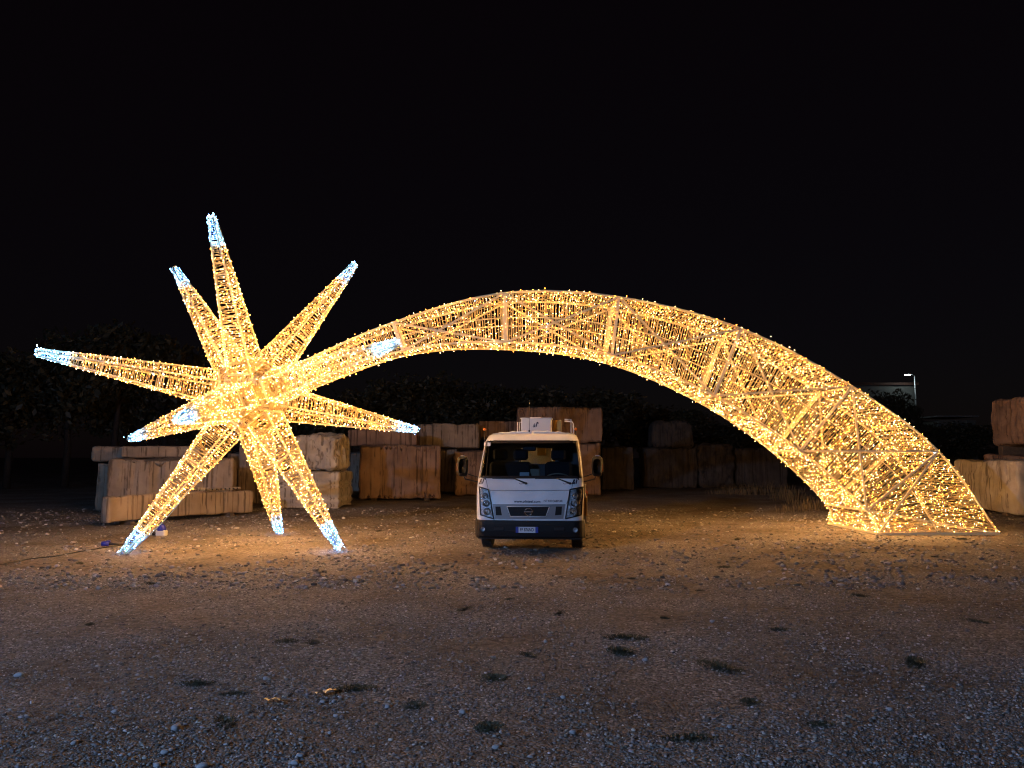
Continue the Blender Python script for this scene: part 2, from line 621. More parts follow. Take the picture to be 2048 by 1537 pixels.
def net_face(fn, s0, s1, L, Wfn, rng, row=.055, led=.10, out=None, wire_acc=None, led_acc=None, cross=.5):
    """fn(s,t)->point ; s along (0..1 of length L), t across. rows of cable run across, zigzagging"""
    s = s0
    A, Bp, LP, LN = [], [], [], []
    rows = []
    while s < s1:
        rows.append(s + rng.normal() * row * .12 / L)
        s += row / L * rng.choice([.75, 1., 1., 1.3])
    def nrm(s_, t_):
        e = .01
        p = fn(s_, t_)
        a = fn(min(s_ + e, 1), t_) - fn(max(s_ - e, 0), t_)
        b_ = fn(s_, min(t_ + e, 1)) - fn(s_, max(t_ - e, 0))
        n_ = np.cross(a, b_)
        n_ /= (np.linalg.norm(n_) + 1e-9)
        return n_ * (1 if n_ @ (p - out(s_)) > 0 else -1)
    prev = None
    for s_ in rows:
        s_ = min(max(s_, 0), 1)
        W = Wfn(s_)
        n = max(2, int(W / .16))
        ts = np.linspace(0, 1, n + 1)
        pts = [fn(min(max(s_ + rng.normal() * .006 / L, 0), 1), tt) for tt in ts]
        nn = nrm(s_, .5)
        pts = [p + nn * rng.normal() * .004 for p in pts]
        A += pts[:-1]
        Bp += pts[1:]
        if prev is not None:
            for k in range(max(1, int(W / .11))):
                if rng.random() < cross:
                    tt = rng.random()
                    A.append(fn(prev, tt))
                    Bp.append(fn(s_, min(max(tt + rng.normal() * .02, 0), 1)))
        prev = s_
        nl = rng.poisson(W * row / (led * led) * 1.12)
        for k in range(nl):
            tt = rng.random()
            p = fn(s_, tt)
            n2 = nn if rng.random() < .72 else -nn
            p = p + n2 * rng.uniform(.004, .02)
            LP.append(p)
            LN.append(n2)
    wire_acc[0] += A
    wire_acc[1] += Bp
    led_acc[0] += LP
    led_acc[1] += LN

C0 = np.array([-4.811, 14.065, 2.696])
TIPS = np.array([[-7.736, 15.613, 1.941], [-2.898, 13.074, 0.074], [-6.724, 15.057, 5.318], [-1.887, 12.518, 3.45],
                 [-4.797, 16.093, -0.026], [-3.16, 15.194, 5.438], [-6.462, 12.937, -0.046], [-4.825, 12.038, 5.417],
                 [-4.959, 17.404, 3.289], [-7.653, 12.297, 3.256], [-1.97, 15.834, 2.135], [-4.663, 10.727, 2.102]])
comet = empty('light_sculpture', (float(C0[0]), float(C0[1]), 0))
tag(comet, 'giant lit comet of golden fairy lights, spiked star with a long arched tail', 'light sculpture')

def accs():
    return [[], []], [[], []]

def build_ray(tip, idx):
    rng = np.random.default_rng(100 + idx)
    ax = tip - C0
    R = np.linalg.norm(ax)
    ax = ax / R
    tip = tip.copy()
    r0, r1 = .62, .062                       # where the spike leaves the hub, radius at its end
    rb = .345
    # neighbours of this spike fix how its five sides are turned
    nb = sorted(range(12), key=lambda j: np.linalg.norm(TIPS[j] - tip))[1:6]
    dirs = []
    for j in nb:
        q = TIPS[j] - C0
        q = q - ax * (q @ ax)
        dirs.append(q / np.linalg.norm(q))
    u = dirs[0]
    v = np.cross(ax, u)
    ang = sorted(math.atan2(d @ v, d @ u) for d in dirs)
    ang = [a + math.pi / 5 for a in ang]     # rods sit between neighbours
    base = C0 + ax * r0
    L = R - r0
    end = C0 + ax * R
    def pt(s, k, f=1.0):
        r = (rb * (1 - s) + r1 * s) * f
        a = ang[k % 5]
        return base + ax * L * s + (u * math.cos(a) + v * math.sin(a)) * r
    def hoop(s_, w_):
        V, Fs = [], []
        for k in range(5):
            d = pt(s_, k) - (base + ax * L * s_)
            d = d / np.linalg.norm(d)
            for a_, b_ in ((-1, -1), (1, -1), (1, 1), (-1, 1)):
                V.append(pt(s_, k) + d * a_ * w_ / 2 + ax * b_ * w_ / 2)
        for k in range(5):
            for q in range(4):
                Fs.append((k * 4 + q, k * 4 + (q + 1) % 4, (k + 1) % 5 * 4 + (q + 1) % 4, (k + 1) % 5 * 4 + q))
        return MB().add(V, Fs)
    ray = wparent(link('star_ray', hoop(0, .035).mesh('star_ray'), M['steel']), comet)
    for s_, w_ in ((.33, .02), (.66, .02), (.835, .022), (1.0, .022)):
        wparent(link('hoop', hoop(s_, w_).mesh('hoop'), M['steel']), ray)
    for k in range(5):
        m2 = MB()
        m2.tube([pt(0, k), pt(.5, k), pt(1, k)], .017, 6)
        wparent(link('rod', m2.mesh('rod'), M['steel']), ray)
    ww, lw = accs()
    wc, lc = accs()
    SPLIT = .835
    for k in range(5):
        fn = lambda s_, t_, k=k: pt(s_, k) * (1 - t_) + pt(s_, k + 1) * t_
        Wf = lambda s_: 1.1756 * (rb * (1 - s_) + r1 * s_)
        oc = lambda s_: base + ax * L * s_
        net_face(fn, .0, SPLIT, L, Wf, rng, .053, .084, oc, ww, lw, .5)
        net_face(fn, SPLIT, 1.0, L, Wf, rng, .038, .042, oc, wc, lc, .6)
        # extra lamps twisted round each rod
        for s_ in np.arange(.03, SPLIT, .10 / L):
            n_ = pt(s_, k) - oc(s_)
            n_ /= np.linalg.norm(n_)
            lw[0].append(pt(s_, k) + n_ * rng.uniform(.004, .022) + rng.normal(size=3) * .006)
            lw[1].append(n_)
    for k in range(14):                      # end cap lamps
        lc[0].append(end + (u * rng.normal() + v * rng.normal()) * .04 + ax * rng.uniform(-.02, .03))
        lc[1].append(ax)
    # a lazy lead wire wound round the spike
    pa = [base + ax * L * s_ + (u * math.cos(40 * s_ + idx) + v * math.sin(40 * s_ + idx)) * (rb * (1 - s_) + r1 * s_) * .95 for s_ in np.linspace(.02, .98, 90)]
    ww[0].extend(pa[:-1]); ww[1].extend(pa[1:])
    V, Fc = seg_tubes(*ww, .0075)
    tag(wparent(link('cable_net', mesh_np('cable_net', V, Fc), M['cable']), ray), kind='stuff')
    V, Fc = seg_tubes(*wc, .006)
    tag(wparent(link('white_cable_net', mesh_np('white_cable_net', V, Fc), M['cable_white']), ray), kind='stuff')
    P, N = np.array(lw[0]), np.array(lw[1])
    odd = rng.random(len(P)) < .015
    tag(wparent(link('warm_light_string', led_mesh('warm_light_string', P[~odd], N[~odd], .0055, .013, rng), M['led_warm']), ray), kind='stuff')
    P = np.concatenate([np.array(lc[0]), P[odd]])
    N = np.concatenate([np.array(lc[1]), N[odd]])
    low = P[:, 2] > .012
    tag(wparent(link('white_light_string', led_mesh('white_light_string', P[low], N[low], .0058, .015, rng), M['led_white']), ray), kind='stuff')

for i, tp in enumerate(TIPS):
    build_ray(tp, i)

# hub: plates with oval openings between the spikes
Dt = np.linalg.norm(TIPS[:, None] - TIPS[None], axis=-1)
el = np.sort(Dt[0])[1] * 1.02
hub_mb = MB()
axes = [(t_ - C0) / np.linalg.norm(t_ - C0) for t_ in TIPS]
for i in range(12):
    for j in range(i + 1, 12):
        if Dt[i, j] < el:
            m_ = axes[i] + axes[j]
            m_ = m_ / np.linalg.norm(m_)
            side = np.cross(axes[i], axes[j])
            side /= np.linalg.norm(side)
            c = C0 + m_ * .63
            hub_mb.bar(c - side * .26, c + side * .26, .05, .03, up=tuple(m_))
hub = wparent(link('star_hub', hub_mb.mesh('star_hub'), M['steel']), comet)
rng = np.random.default_rng(55)
hubled = ([], [])
hubw = ([], [])
for i in range(12):
    for j in range(i + 1, 12):
        for k in range(j + 1, 12):
            if Dt[i, j] < el and Dt[j, k] < el and Dt[i, k] < el:
                n = axes[i] + axes[j] + axes[k]
                n /= np.linalg.norm(n)
                c = C0 + n * .66
                u = axes[i] - n * (axes[i] @ n)
                u /= np.linalg.norm(u)
                v = np.cross(n, u)
                N_ = 18
                ring = []
                for q in range(N_):
                    a = 2 * math.pi * q / N_
                    # rounded three-sided outline outside, oval opening inside
                    ro = .245 - .04 * math.cos(3 * a + math.pi)
                    ri = .125 + .02 * math.cos(2 * a)
                    d = u * math.cos(a) + v * math.sin(a)
                    ring.append((c + d * ro - n * .03, c + d * ri))
                V = [p for pr in ring for p in pr] + [p - n * .012 for pr in ring for p in pr]
                Fs = []
                for q in range(N_):
                    q2 = (q + 1) % N_
                    Fs.append((2 * q, 2 * q2, 2 * q2 + 1, 2 * q + 1))
                    o = 2 * N_
                    Fs.append((o + 2 * q, o + 2 * q + 1, o + 2 * q2 + 1, o + 2 * q2))
                    Fs.append((2 * q + 1, 2 * q2 + 1, o + 2 * q2 + 1, o + 2 * q + 1))
                    Fs.append((2 * q, o + 2 * q, o + 2 * q2, 2 * q2))
                m2 = MB().add(V, Fs)
                wparent(link('plate', m2.mesh('plate'), M['plate']), hub)
                for q in range(8):
                    a = rng.random() * 6.283
                    d = u * math.cos(a) + v * math.sin(a)
                    hubled[0].append(c + d * rng.uniform(.12, .26) + n * rng.uniform(.0, .04))
                    hubled[1].append(n)
                for q in range(7):
                    x0 = -.14 + .28 * q / 6
                    hubw[0].append(c + u * x0 - v * .13 + rng.normal(size=3) * .012)
                    hubw[1].append(c + u * (x0 + .02) + v * .13 + rng.normal(size=3) * .012)
for q in range(40):
    d = rng.normal(size=3)
    d /= np.linalg.norm(d)
    hubled[0].append(C0 + d * rng.uniform(.25, .68))
    hubled[1].append(d)
V, Fc = seg_tubes(*hubw, .007)
tag(wparent(link('cable_net', mesh_np('cable_net', V, Fc), M['cable']), hub), kind='stuff')
tag(wparent(link('warm_light_string', led_mesh('warm_light_string', *hubled, .0055, .013, rng), M['led_warm']), hub), kind='stuff')

# ---- tail -----------------------------------------------------------------
def y_mid(x):
    return 14.60 + (x + 3.2) * (17.2 - 14.60) / (8.8 + 3.2)
NT = [(592, 731), (786, 646), (1008, 587), (1238, 595), (1482, 658), (1704, 773), (1877, 903), (1998, 1068)]
NB = [(600, 777), (806, 702), (1011, 685), (1224, 711), (1428, 792), (1600, 902), (1733, 1021), (1757, 1069)]
WID = [.45, .62, .98, 1.2, 1.45, 1.72, 2.02, 2.45]
def solve(px, py, wd):
    Yv = 15.0
    for _ in range(8):
        p = at(px, py, Yv)
        Yv = y_mid(p[0]) - wd / 2
    return at(px, py, Yv)
FN = []
for a, b_, wd in zip(NT, NB, WID):
    p, q = solve(*a, wd), solve(*b_, wd)
    ym = (p[1] + q[1]) / 2
    p = at(*a, ym); q = at(*b_, ym)
    FN.append((p, q, q + np.array([0, wd, 0]), p + np.array([0, wd, 0])))   # near top, near bottom, far bottom, far top
FN = np.array(FN)
FN[-1][:, 2] = .012
FN[0] += (C0 + np.array([.72, .12, .28]) - FN[0].mean(0)) * .35
def cr(P, s):
    """Catmull-Rom through the frames, s in 0..n-1"""
    n = len(P)
    i = min(int(s), n - 2)
    f = s - i
    p1, p2 = P[i], P[i + 1]
    p0 = P[i - 1] if i > 0 else 2 * p1 - p2
    p3 = P[i + 2] if i + 2 < n else 2 * p2 - p1
    return .5 * (2 * p1 + (p2 - p0) * f + (2 * p0 - 5 * p1 + 4 * p2 - p3) * f * f + (3 * p1 - p0 - 3 * p2 + p3) * f ** 3)
NBAY = len(FN) - 1
base_mb = MB()
for k in range(4):
    base_mb.bar(FN[-1][k], FN[-1][(k + 1) % 4], .05, .05)
tail = wparent(link('tail', base_mb.mesh('tail'), M['steel']), comet)
for k in range(4):
    pts = [cr(FN[:, k], s) for s in np.linspace(0, NBAY, NBAY * 10 + 1)]
    m2 = MB().tube(pts, .024, 6)
    wparent(link('chord', m2.mesh('chord'), M['steel']), tail)
for i in range(NBAY):
    for k in range(4):
        a, b_ = FN[i][k], FN[i][(k + 1) % 4]
        wide = .10 if k == 2 else .055
        m2 = MB().bar(a, b_, .04, wide, up=(1, 0, .3))
        wparent(link('frame_bar', m2.mesh('frame_bar'), M['steel']), tail)
for i in range(1, NBAY):
    for (k0, k1) in ((0, 1), (3, 2)):
        for (a, b_) in ((FN[i][k0], FN[i + 1][k1]), (FN[i][k1], FN[i + 1][k0])):
            m2 = MB().bar(a, b_, .034, .034)
            wparent(link('brace', m2.mesh('brace'), M['steel']), tail)
for i in range(1, NBAY):                     # a half-height stringer along the near and far faces
    for (k0, k1) in ((0, 1), (3, 2)):
        pts = [(cr(FN[:, k0], s) + cr(FN[:, k1], s)) / 2 for s in np.linspace(i, i + 1, 6)]
        m2 = MB().tube(pts, .011, 4)
        wparent(link('stringer', m2.mesh('stringer'), M['steel']), tail)
rng = np.random.default_rng(77)
ww, lw = accs()
for i in range(NBAY):
    for k in range(4):
        k2 = (k + 1) % 4
        fn = lambda s_, t_, k=k, k2=k2, i=i: cr(FN[:, k], min(i + s_, NBAY - 1e-6)) * (1 - t_) + cr(FN[:, k2], min(i + s_, NBAY - 1e-6)) * t_
        L = np.linalg.norm(fn(1, .5) - fn(0, .5))
        Wf = lambda s_, fn=fn: np.linalg.norm(fn(s_, 0) - fn(s_, 1))
        oc = lambda s_, i=i: cr(FN.mean(1), min(i + s_, NBAY - 1e-6))
        ld = .095 if k in (0, 2) else .12   # near and far sides sparser than soffit and back
        net_face(fn, 0.0, 1.0, L, Wf, rng, .052, ld, oc, ww, lw, .5)
for k in range(4):                           # lamps wound along the four edges
    for s_ in np.arange(.05, NBAY, .055):
        p = cr(FN[:, k], s_)
        n_ = p - cr(FN.mean(1), s_)
        n_ /= np.linalg.norm(n_)
        for q in range(1):
            lw[0].append(p + n_ * rng.uniform(.01, .045) + rng.normal(size=3) * .02)
            lw[1].append(n_)
V, Fc = seg_tubes(*ww, .0074)
tag(wparent(link('cable_net', mesh_np('cable_net', V, Fc), M['cable']), tail), kind='stuff')
P, N = np.array(lw[0]), np.array(lw[1])
ok = P[:, 2] > .01
P, N = P[ok], N[ok]
odd = rng.random(len(P)) < .012
tag(wparent(link('warm_light_string', led_mesh('warm_light_string', P[~odd], N[~odd], .0055, .013, rng), M['led_warm']), tail), kind='stuff')
tag(wparent(link('white_light_string', led_mesh('white_light_string', P[odd], N[odd], .0062, .015, rng), M['led_white']), tail), kind='stuff')
# supply lead sagging beside the left foot spike
a, b_ = TIPS[6] * .12 + C0 * .88, TIPS[6]
pts = []
for s_ in np.linspace(.42, .93, 24):
    p = a * (1 - s_) + b_ * s_ + np.array([.26 * (1 - s_) + .05, -.05, -.08 - .10 * math.sin(math.pi * (s_ - .42) / .5)])
    pts.append(p)
wparent(link('supply_lead', MB().tube(pts, .008, 5).mesh('supply_lead'), M['cable_white']), comet)

# ================================================================== TRUCK
TY = math.radians(-5.0)
truck = empty('truck', (.36, 13.79, 0), TY)
tag(truck, 'small white platform truck with cab facing out under the glowing arch', 'truck')
cT, sT = math.cos(TY), math.sin(TY)
def to_local(p):
    x, y = p[0] - .36, p[1] - 13.79
    return np.array([x * cT + y * sT, -x * sT + y * cT, p[2]])
PZ = [.45, .79, 1.00, 1.21, 1.55, 1.86, 1.96, 2.00]
PY = [-.90, -.90, -.85, -.72, -.47, -.25, -.10, .10]
PW = [.895, .905, .91, .905, .875, .835, .795, .74]
CR_ = .17
def prof(z):
    return np.interp(z, PZ, PY), np.interp(z, PZ, PW)
def fy(x, z):
    """front skin of the cab: depth at (x, z)"""
    yf, hw = prof(z)
    ax = min(abs(x), hw)
    y = yf + .05 * (ax / hw) ** 2
    e = (ax - (hw - CR_)) / CR_
    if e > 0:
        y += CR_ * (1 - math.sqrt(max(0, 1 - e * e)))
    return y
def FP(px, py, off=0.0):
    """photograph pixel -> (x, z) on the cab front"""
    Yw = 13.0
    for _ in range(12):
        p = at(px, py, Yw)
        l = to_local(p)
        z = min(max(l[2], .2), 2.0)
        dy = (fy(l[0], z) - off) - l[1]
        Yw += dy * .8
    return l[0], l[2]
def skin(poly, off, thick=0.0):
    """polygon of (x,z) laid on the cab front"""
    return [(x, fy(x, z) - off, z) for x, z in poly]
def patch(poly_px, off, n=6, depth=.012):
    """quad given as 4 photograph pixels TL,TR,BR,BL -> curved patch mesh with a rim"""
    q = [np.array(FP(*p)) for p in poly_px]
    mb = MB()
    V, Fs = [], []
    for i in range(n + 1):
        for j in range(n + 1):
            u, v = j / n, i / n
            p = (q[0] * (1 - u) + q[1] * u) * (1 - v) + (q[3] * (1 - u) + q[2] * u) * v
            V.append((p[0], fy(p[0], p[1]) - off, p[1]))
    for i in range(n):
        for j in range(n):
            a = i * (n + 1) + j
            Fs.append((a, a + n + 1, a + n + 2, a + 1))
    mb.add(V, Fs, True)
    # rim back to the skin
    edge = [j for j in range(n + 1)] + [i * (n + 1) + n for i in range(1, n + 1)] + [n * (n + 1) + j for j in range(n - 1, -1, -1)] + [i * (n + 1) for i in range(n - 1, 0, -1)]
    E = [V[k] for k in edge]
    Bk = [(p[0], p[1] + depth, p[2]) for p in E]
    k = len(E)
    mb.add(E + Bk, [(a, (a + 1) % k, k + (a + 1) % k, k + a) for a in range(k)])
    return mb
def part(name, mb, m, parent=None, label=None, kind=None):
    o = link(name, mb.mesh(name) if isinstance(mb, MB) else mb, m, parent or truck)
    if label:
        o['label'] = label
    if kind:
        o['kind'] = kind
    return o

# cab shell: front skin as a height field, sides and roof behind
BACK = .62
zs = [.48, .60, .70, .79, .88, .96, 1.05, 1.13, 1.205] + list(np.linspace(1.225, 1.865, 12)) + [1.885, 1.92, 1.96, 1.985, 2.0]
fr = np.concatenate([[-1, -.985, -.965], np.linspace(-.93, -.82, 4), np.linspace(-.7, .7, 13), np.linspace(.82, .93, 4), [.965, .985, 1]])
def col_pts(z):
    yf, hw = prof(z)
    L = []
    y0 = yf + .05 + CR_
    L += [(-hw, BACK, z), (-hw, BACK - .1, z), (-hw, BACK * .3 + y0 * .7 + .12, z), (-hw, y0 + .08, z)]
    L += [(f * hw, fy(f * hw, z), z) for f in fr]
    L += [(hw, y0 + .08, z), (hw, BACK * .3 + y0 * .7 + .12, z), (hw, BACK - .1, z), (hw, BACK, z)]
    return L
grid = [col_pts(z) for z in zs]
nc = len(grid[0])
cab, wind, swin = MB(), MB(), [MB(), MB()]
for i in range(len(zs) - 1):
    for j in range(nc - 1):
        q = [grid[i][j], grid[i][j + 1], grid[i + 1][j + 1], grid[i + 1][j]]
        zc = (zs[i] + zs[i + 1]) / 2
        if 1.22 < zc < 1.87 and 4 + 2 <= j < nc - 5 - 2:
            wind.add(q, [(0, 1, 2, 3)], True)
        elif 1.25 < zc < 1.80 and (j == 1 or j == nc - 3):
            swin[0 if j == 1 else 1].add(q, [(0, 1, 2, 3)], True)
        else:
            cab.add(q, [(0, 1, 2, 3)], True)
# roof: shallow pressed ribs
RN = 33
top = []
for k in range(9):
    f = k / 8
    y = np.interp(f, [0, 1], [.10, BACK])
    row = []
    for j in range(RN):
        u = j / (RN - 1) * 2 - 1
        x = u * .74
        rib = .018 * max(0, math.sin(u * 22)) if abs(u) < .93 else 0
        bow = .045 * (1 - u * u)
        row.append((x, y + (-.0 if k else 0), 2.0 + (bow + rib * min(1, k / 2)) * min(1, k / 1.0 + .0)))
    top.append(row)
front_edge = [(u * .74, fy(u * .74, 2.0), 2.0) for u in np.linspace(-1, 1, RN)]
top = [front_edge] + top
for k in range(len(top) - 1):
    for j in range(RN - 1):
        cab.add([top[k][j], top[k][j + 1], top[k + 1][j + 1], top[k + 1][j]], [(0, 1, 2, 3)], True)
cab_o = part('cab', cab, M['paint'])
# weld so shading runs smoothly over the skin
import bmesh
bm = bmesh.new(); bm.from_mesh(cab_o.data); bmesh.ops.remove_doubles(bm, verts=bm.verts, dist=1e-4); bmesh.ops.recalc_face_normals(bm, faces=bm.faces); bm.to_mesh(cab_o.data); bm.free()
wo = part('windshield', wind, M['glass'])
bm = bmesh.new(); bm.from_mesh(wo.data); bmesh.ops.remove_doubles(bm, verts=bm.verts, dist=1e-4); bm.to_mesh(wo.data); bm.free()
for s_ in swin:
    part('side_window', s_, M['glass'])
# black ceramic band round the windshield
band = MB()
zlo, zhi = 1.225, 1.865
def wedge(z):
    yf, hw = prof(z)
    return fr[2] * hw * -1
for z0, z1 in ((zlo - .008, zlo + .035), (zhi - .045, zhi + .01)):
    us = np.linspace(-.962, .962, 25)
    for a, b_ in zip(us[:-1], us[1:]):
        q = []
        for (u, z) in ((a, z0), (b_, z0), (b_, z1), (a, z1)):
            yf, hw = prof(z)
            q.append((u * hw, fy(u * hw, z) - .004, z))
        band.add(q, [(0, 1, 2, 3)], True)
for sgn in (-1, 1):
    zz = np.linspace(zlo, zhi, 9)
    for z0, z1 in zip(zz[:-1], zz[1:]):
        q = []
        for (u, z) in ((.935, z0), (.97, z0), (.97, z1), (.935, z1)):
            yf, hw = prof(z)
            q.append((sgn * u * hw, fy(sgn * u * hw, z) - .004, z))
        band.add(q, [(0, 1, 2, 3)], True)
part('windshield_seal', band, M['trim'])
# cab back wall with a rounded window
bw = MB()
ow, oh, oc_ = .36, .15, (0.05, 1.60)
N_ = 28
inn = []
outr = []
for k in range(N_):
    a = 2 * math.pi * k / N_
    ca, sa = math.cos(a), math.sin(a)
    e = 2 / 4.0
    inn.append((oc_[0] + ow * math.copysign(abs(ca) ** e, ca), BACK - .01, oc_[1] + oh * math.copysign(abs(sa) ** e, sa)))
    sc = 1 / max(abs(ca), abs(sa))
    xo, zo = ca * sc, sa * sc
    zz = 1.24 + zo * .77
    outr.append((xo * (prof(max(zz, .5))[1] - .005), BACK - .01, zz))
bw.add(inn + outr, [(k, (k + 1) % N_, N_ + (k + 1) % N_, N_ + k) for k in range(N_)])
part('back_panel', bw, M['lining'])
part('rear_window', MB().add(inn, [tuple(range(N_))]), M['glass'])
# inside
s_ = MB()
part('cab_floor', MB().box((0, -.1, .55), (1.6, 1.3, .06)), M['dash'])
dm = MB().box((0, -.42, 1.06), (1.6, .42, .22), bev=.05)
part('dashboard', dm, M['dash'])
for x_, w_ in ((-.42, .78), (.46, .50)):
    sm = MB().box((x_, .36, 1.18), (w_, .14, .62), bev=.05)
    seat = part('seat', sm, M['seat'])
    for hx in ((x_ - .19, x_ + .19) if w_ > .6 else (x_,)):
        part('headrest', MB().box((hx, .37, 1.62), (.27, .10, .20), bev=.04), M['seat'], seat)
# steering wheel
sw = MB()
ring = []
for k in range(25):
    a = 2 * math.pi * k / 24
    ring.append((.46 + .2 * math.cos(a), -.10 - .2 * math.sin(a) * .75, 1.20 + .2 * math.sin(a) * .45))
sw.tube(ring, .014, 6)
sw.tube([(.46, -.10, 1.20), (.46, -.28, 1.06)], .03, 6)
sw.box((.46, -.10, 1.20), (.14, .05, .05))
part('steering_wheel', sw, M['tan'])
part('rear_view_mirror', MB().box((-.04, -.14, 1.73), (.24, .04, .09), bev=.02), M['trim'])
part('dashboard_box', MB().box((-.10, -.50, 1.255), (.165, .06, .125), bev=.008), M['paper'], label='pale blue box on the dashboard')
part('dashboard_screen', MB().box((.075, -.44, 1.30), (.165, .03, .15), bev=.012), M['tan'])
part('paper_bundle', MB().box((-.52, -.52, 1.20), (.42, .16, .05), bev=.02).box((-.38, -.50, 1.235), (.2, .12, .03), bev=.01), M['lining'])
part('cup', MB().lathe([(.001, 1.18), (.04, 1.18), (.045, 1.25), (.001, 1.25)], (.25, -.48, 0), 'z', 12), M['lining'])
part('windshield_sticker', patch([(968, 885.5), (981, 885.5), (981, 892.5), (968, 892.5)], .002, 3, .001), M['paper'])
# body lines
def strip(p0, p1, wdt, off, m, name, n=14):
    mb = MB()
    a, b_ = np.array(FP(*p0)), np.array(FP(*p1))
    d = (b_ - a) / np.linalg.norm(b_ - a)
    nrm_ = np.array([-d[1], d[0]]) * wdt / 2
    for k in range(n):
        q = []
        for f, sg in ((k / n, -1), ((k + 1) / n, -1), ((k + 1) / n, 1), (k / n, 1)):
            p = a + (b_ - a) * f + nrm_ * sg
            q.append((p[0], fy(p[0], p[1]) - off, p[1]))
        mb.add(q, [(0, 1, 2, 3)], True)
    return part(name, mb, m)
strip((979, 981), (1140, 981), .006, .0025, M['trim'], 'panel_gap')
strip((972, 959), (984, 1009), .006, .0025, M['trim'], 'panel_gap')
strip((1149, 959), (1133, 1009), .006, .0025, M['trim'], 'panel_gap')
strip((985, 1010), (1131, 1010), .012, .003, M['trim'], 'panel_gap')
# bumper
bmz = [.225, .24, .27, .36, .47, .52, .535]
bmo = [-.05, -.005, .03, .045, .045, .035, -.01]
bp_ = MB()
us = np.linspace(-1, 1, 41)
rows = []
for z, o_ in zip(bmz, bmo):
    row = []
    hw = .925
    for u in us:
        x = u * hw
        ax = abs(x)
        y = -.90 + .05 * u * u
        e = (ax - (hw - .2)) / .2
        if e > 0:
            y += .2 * (1 - math.sqrt(max(0, 1 - e * e)))
        row.append((x, y - o_, z))
    row = [(-hw, -.35, z)] + row + [(hw, -.35, z)]
    rows.append(row)
for i in range(len(rows) - 1):
    for j in range(len(rows[0]) - 1):
        bp_.add([rows[i][j], rows[i][j + 1], rows[i + 1][j + 1], rows[i + 1][j]], [(0, 1, 2, 3)], True)
bp_.box((0, -.62, .235), (1.7, .5, .02))
bumper = part('bumper', bp_, M['plastic'])
for x_ in (-.765, .765):
    yb = -.957
    f_ = part('fog_lamp', MB().lathe([(.046, .01), (.046, -.014), (.038, -.014)], (x_, yb + .03, .385), 'y', 18), M['trim'], bumper)
    part('fog_lens', MB().lathe([(.040, .0), (.030, .012), (.001, .02)], (x_, yb + .017, .385), 'y', 18), M['reflector'], f_)
for x_ in (-.50, .50):
    part('air_slot', MB().box((x_, -.937, .40), (.16, .02, .045), bev=.006), M['trim'], bumper)
# number plate
np_ = part('number_plate', MB().box((-.03, -.962, .385), (.37, .012, .095)), M['plate_white'], bumper)
for x_ in (-.03 - .162, -.03 + .162):
    part('plate_band', MB().box((x_, -.9695, .385), (.046, .004, .095)), M['plate_blue'], np_)
def text_mesh(name, txt, size, bold=False):
    cu = bpy.data.curves.new(name, 'FONT')
    cu.body = txt
    cu.size = size
    cu.align_x = 'CENTER'
    cu.align_y = 'CENTER'
    if bold:
        cu.offset = size * .02
    o = bpy.data.objects.new(name, cu)
    COL.objects.link(o)
    dg = bpy.context.evaluated_depsgraph_get()
    me = bpy.data.meshes.new_from_object(o.evaluated_get(dg))
    bpy.data.objects.remove(o)
    return me
def place_text(name, txt, size, fpos, parent, m, sx=1.0, bold=False, shear=0.):
    me = text_mesh(name, txt, size, bold)
    for v in me.vertices:
        v.co = fpos(v.co.x * sx + shear * v.co.y, v.co.y)
    me.update()
    o = link(name, me, m, parent)
    return o
place_text('plate_number', 'FF 876ND', .075, lambda u, v: (-.03 + u, -.9702, .385 + v), np_, M['ink'], .72, True)
def on_skin(px, py, off=.004):
    x0, z0 = FP(px, py)
    return lambda u, v: (x0 + u, fy(x0 + u, z0 + v) - off, z0 + v)
place_text('web_lettering', 'www.oilsteel.com', .062, on_skin(1054.5, 1003.5), cab_o, M['ink'], .98, True)
place_text('name_lettering', 'NT400', .050, on_skin(1095.5, 1002.5), cab_o, M['ink'], .95)
place_text('name_lettering', 'CABSTAR', .050, on_skin(1115, 1002.8), cab_o, M['ink'], .78, True)
def logo(fpos, s, parent):
    place_text('logo_mark', '&', s * 1.15, lambda u, v: fpos(u - s * .28, v - s * .08), parent, M['ink'], .8, True, .25)
    place_text('logo_mark', 'l', s * 1.5, lambda u, v: fpos(u + s * .2, v + s * .1), parent, M['ink'], 1.1, True, .25)
    place_text('logo_mark', "'", s * 1.3, lambda u, v: fpos(u + s * .52, v + s * .05), parent, M['ink'], 1.3, True)
logo(on_skin(964.5, 963), .10, cab_o)
logo(on_skin(1151, 963.5), .10, cab_o)
# grille
gr = patch([(986, 1011), (1130, 1011), (1126, 1038), (990, 1038)], .016, 8, .03)
grille = part('grille', gr, M['silver'])
part('grille_opening', patch([(1014, 1013.5), (1099, 1013.5), (1092, 1033), (1021, 1033)], .020, 6, .004), M['plastic'], grille)
for q in ([(991, 1013.5), (1001, 1013.5), (1004, 1031), (992, 1031)], [(1112, 1013.5), (1124, 1013.5), (1123, 1030), (1110, 1031)]):
    part('grille_opening', patch(q, .020, 3, .004), M['plastic'], grille)
for yy in (1019.5, 1026.5):
    part('grille_slat', patch([(1017, yy), (1097, yy), (1096.5, yy + 1), (1017.5, yy + 1)], .023, 4, .004), M['plastic'], grille)
for (a_, b_) in (((1014, 1013.5), (1099, 1013.5)), ((1099, 1013.5), (1092, 1033)), ((1092, 1033), (1021, 1033)), ((1021, 1033), (1014, 1013.5))):
    pts = []
    for f in np.linspace(0, 1, 5):
        x_, z_ = FP(a_[0] * (1 - f) + b_[0] * f, a_[1] * (1 - f) + b_[1] * f)
        pts.append((x_, fy(x_, z_) - .022, z_))
    part('grille_trim', MB().tube(pts, .006, 5), M['steel_white'], grille)
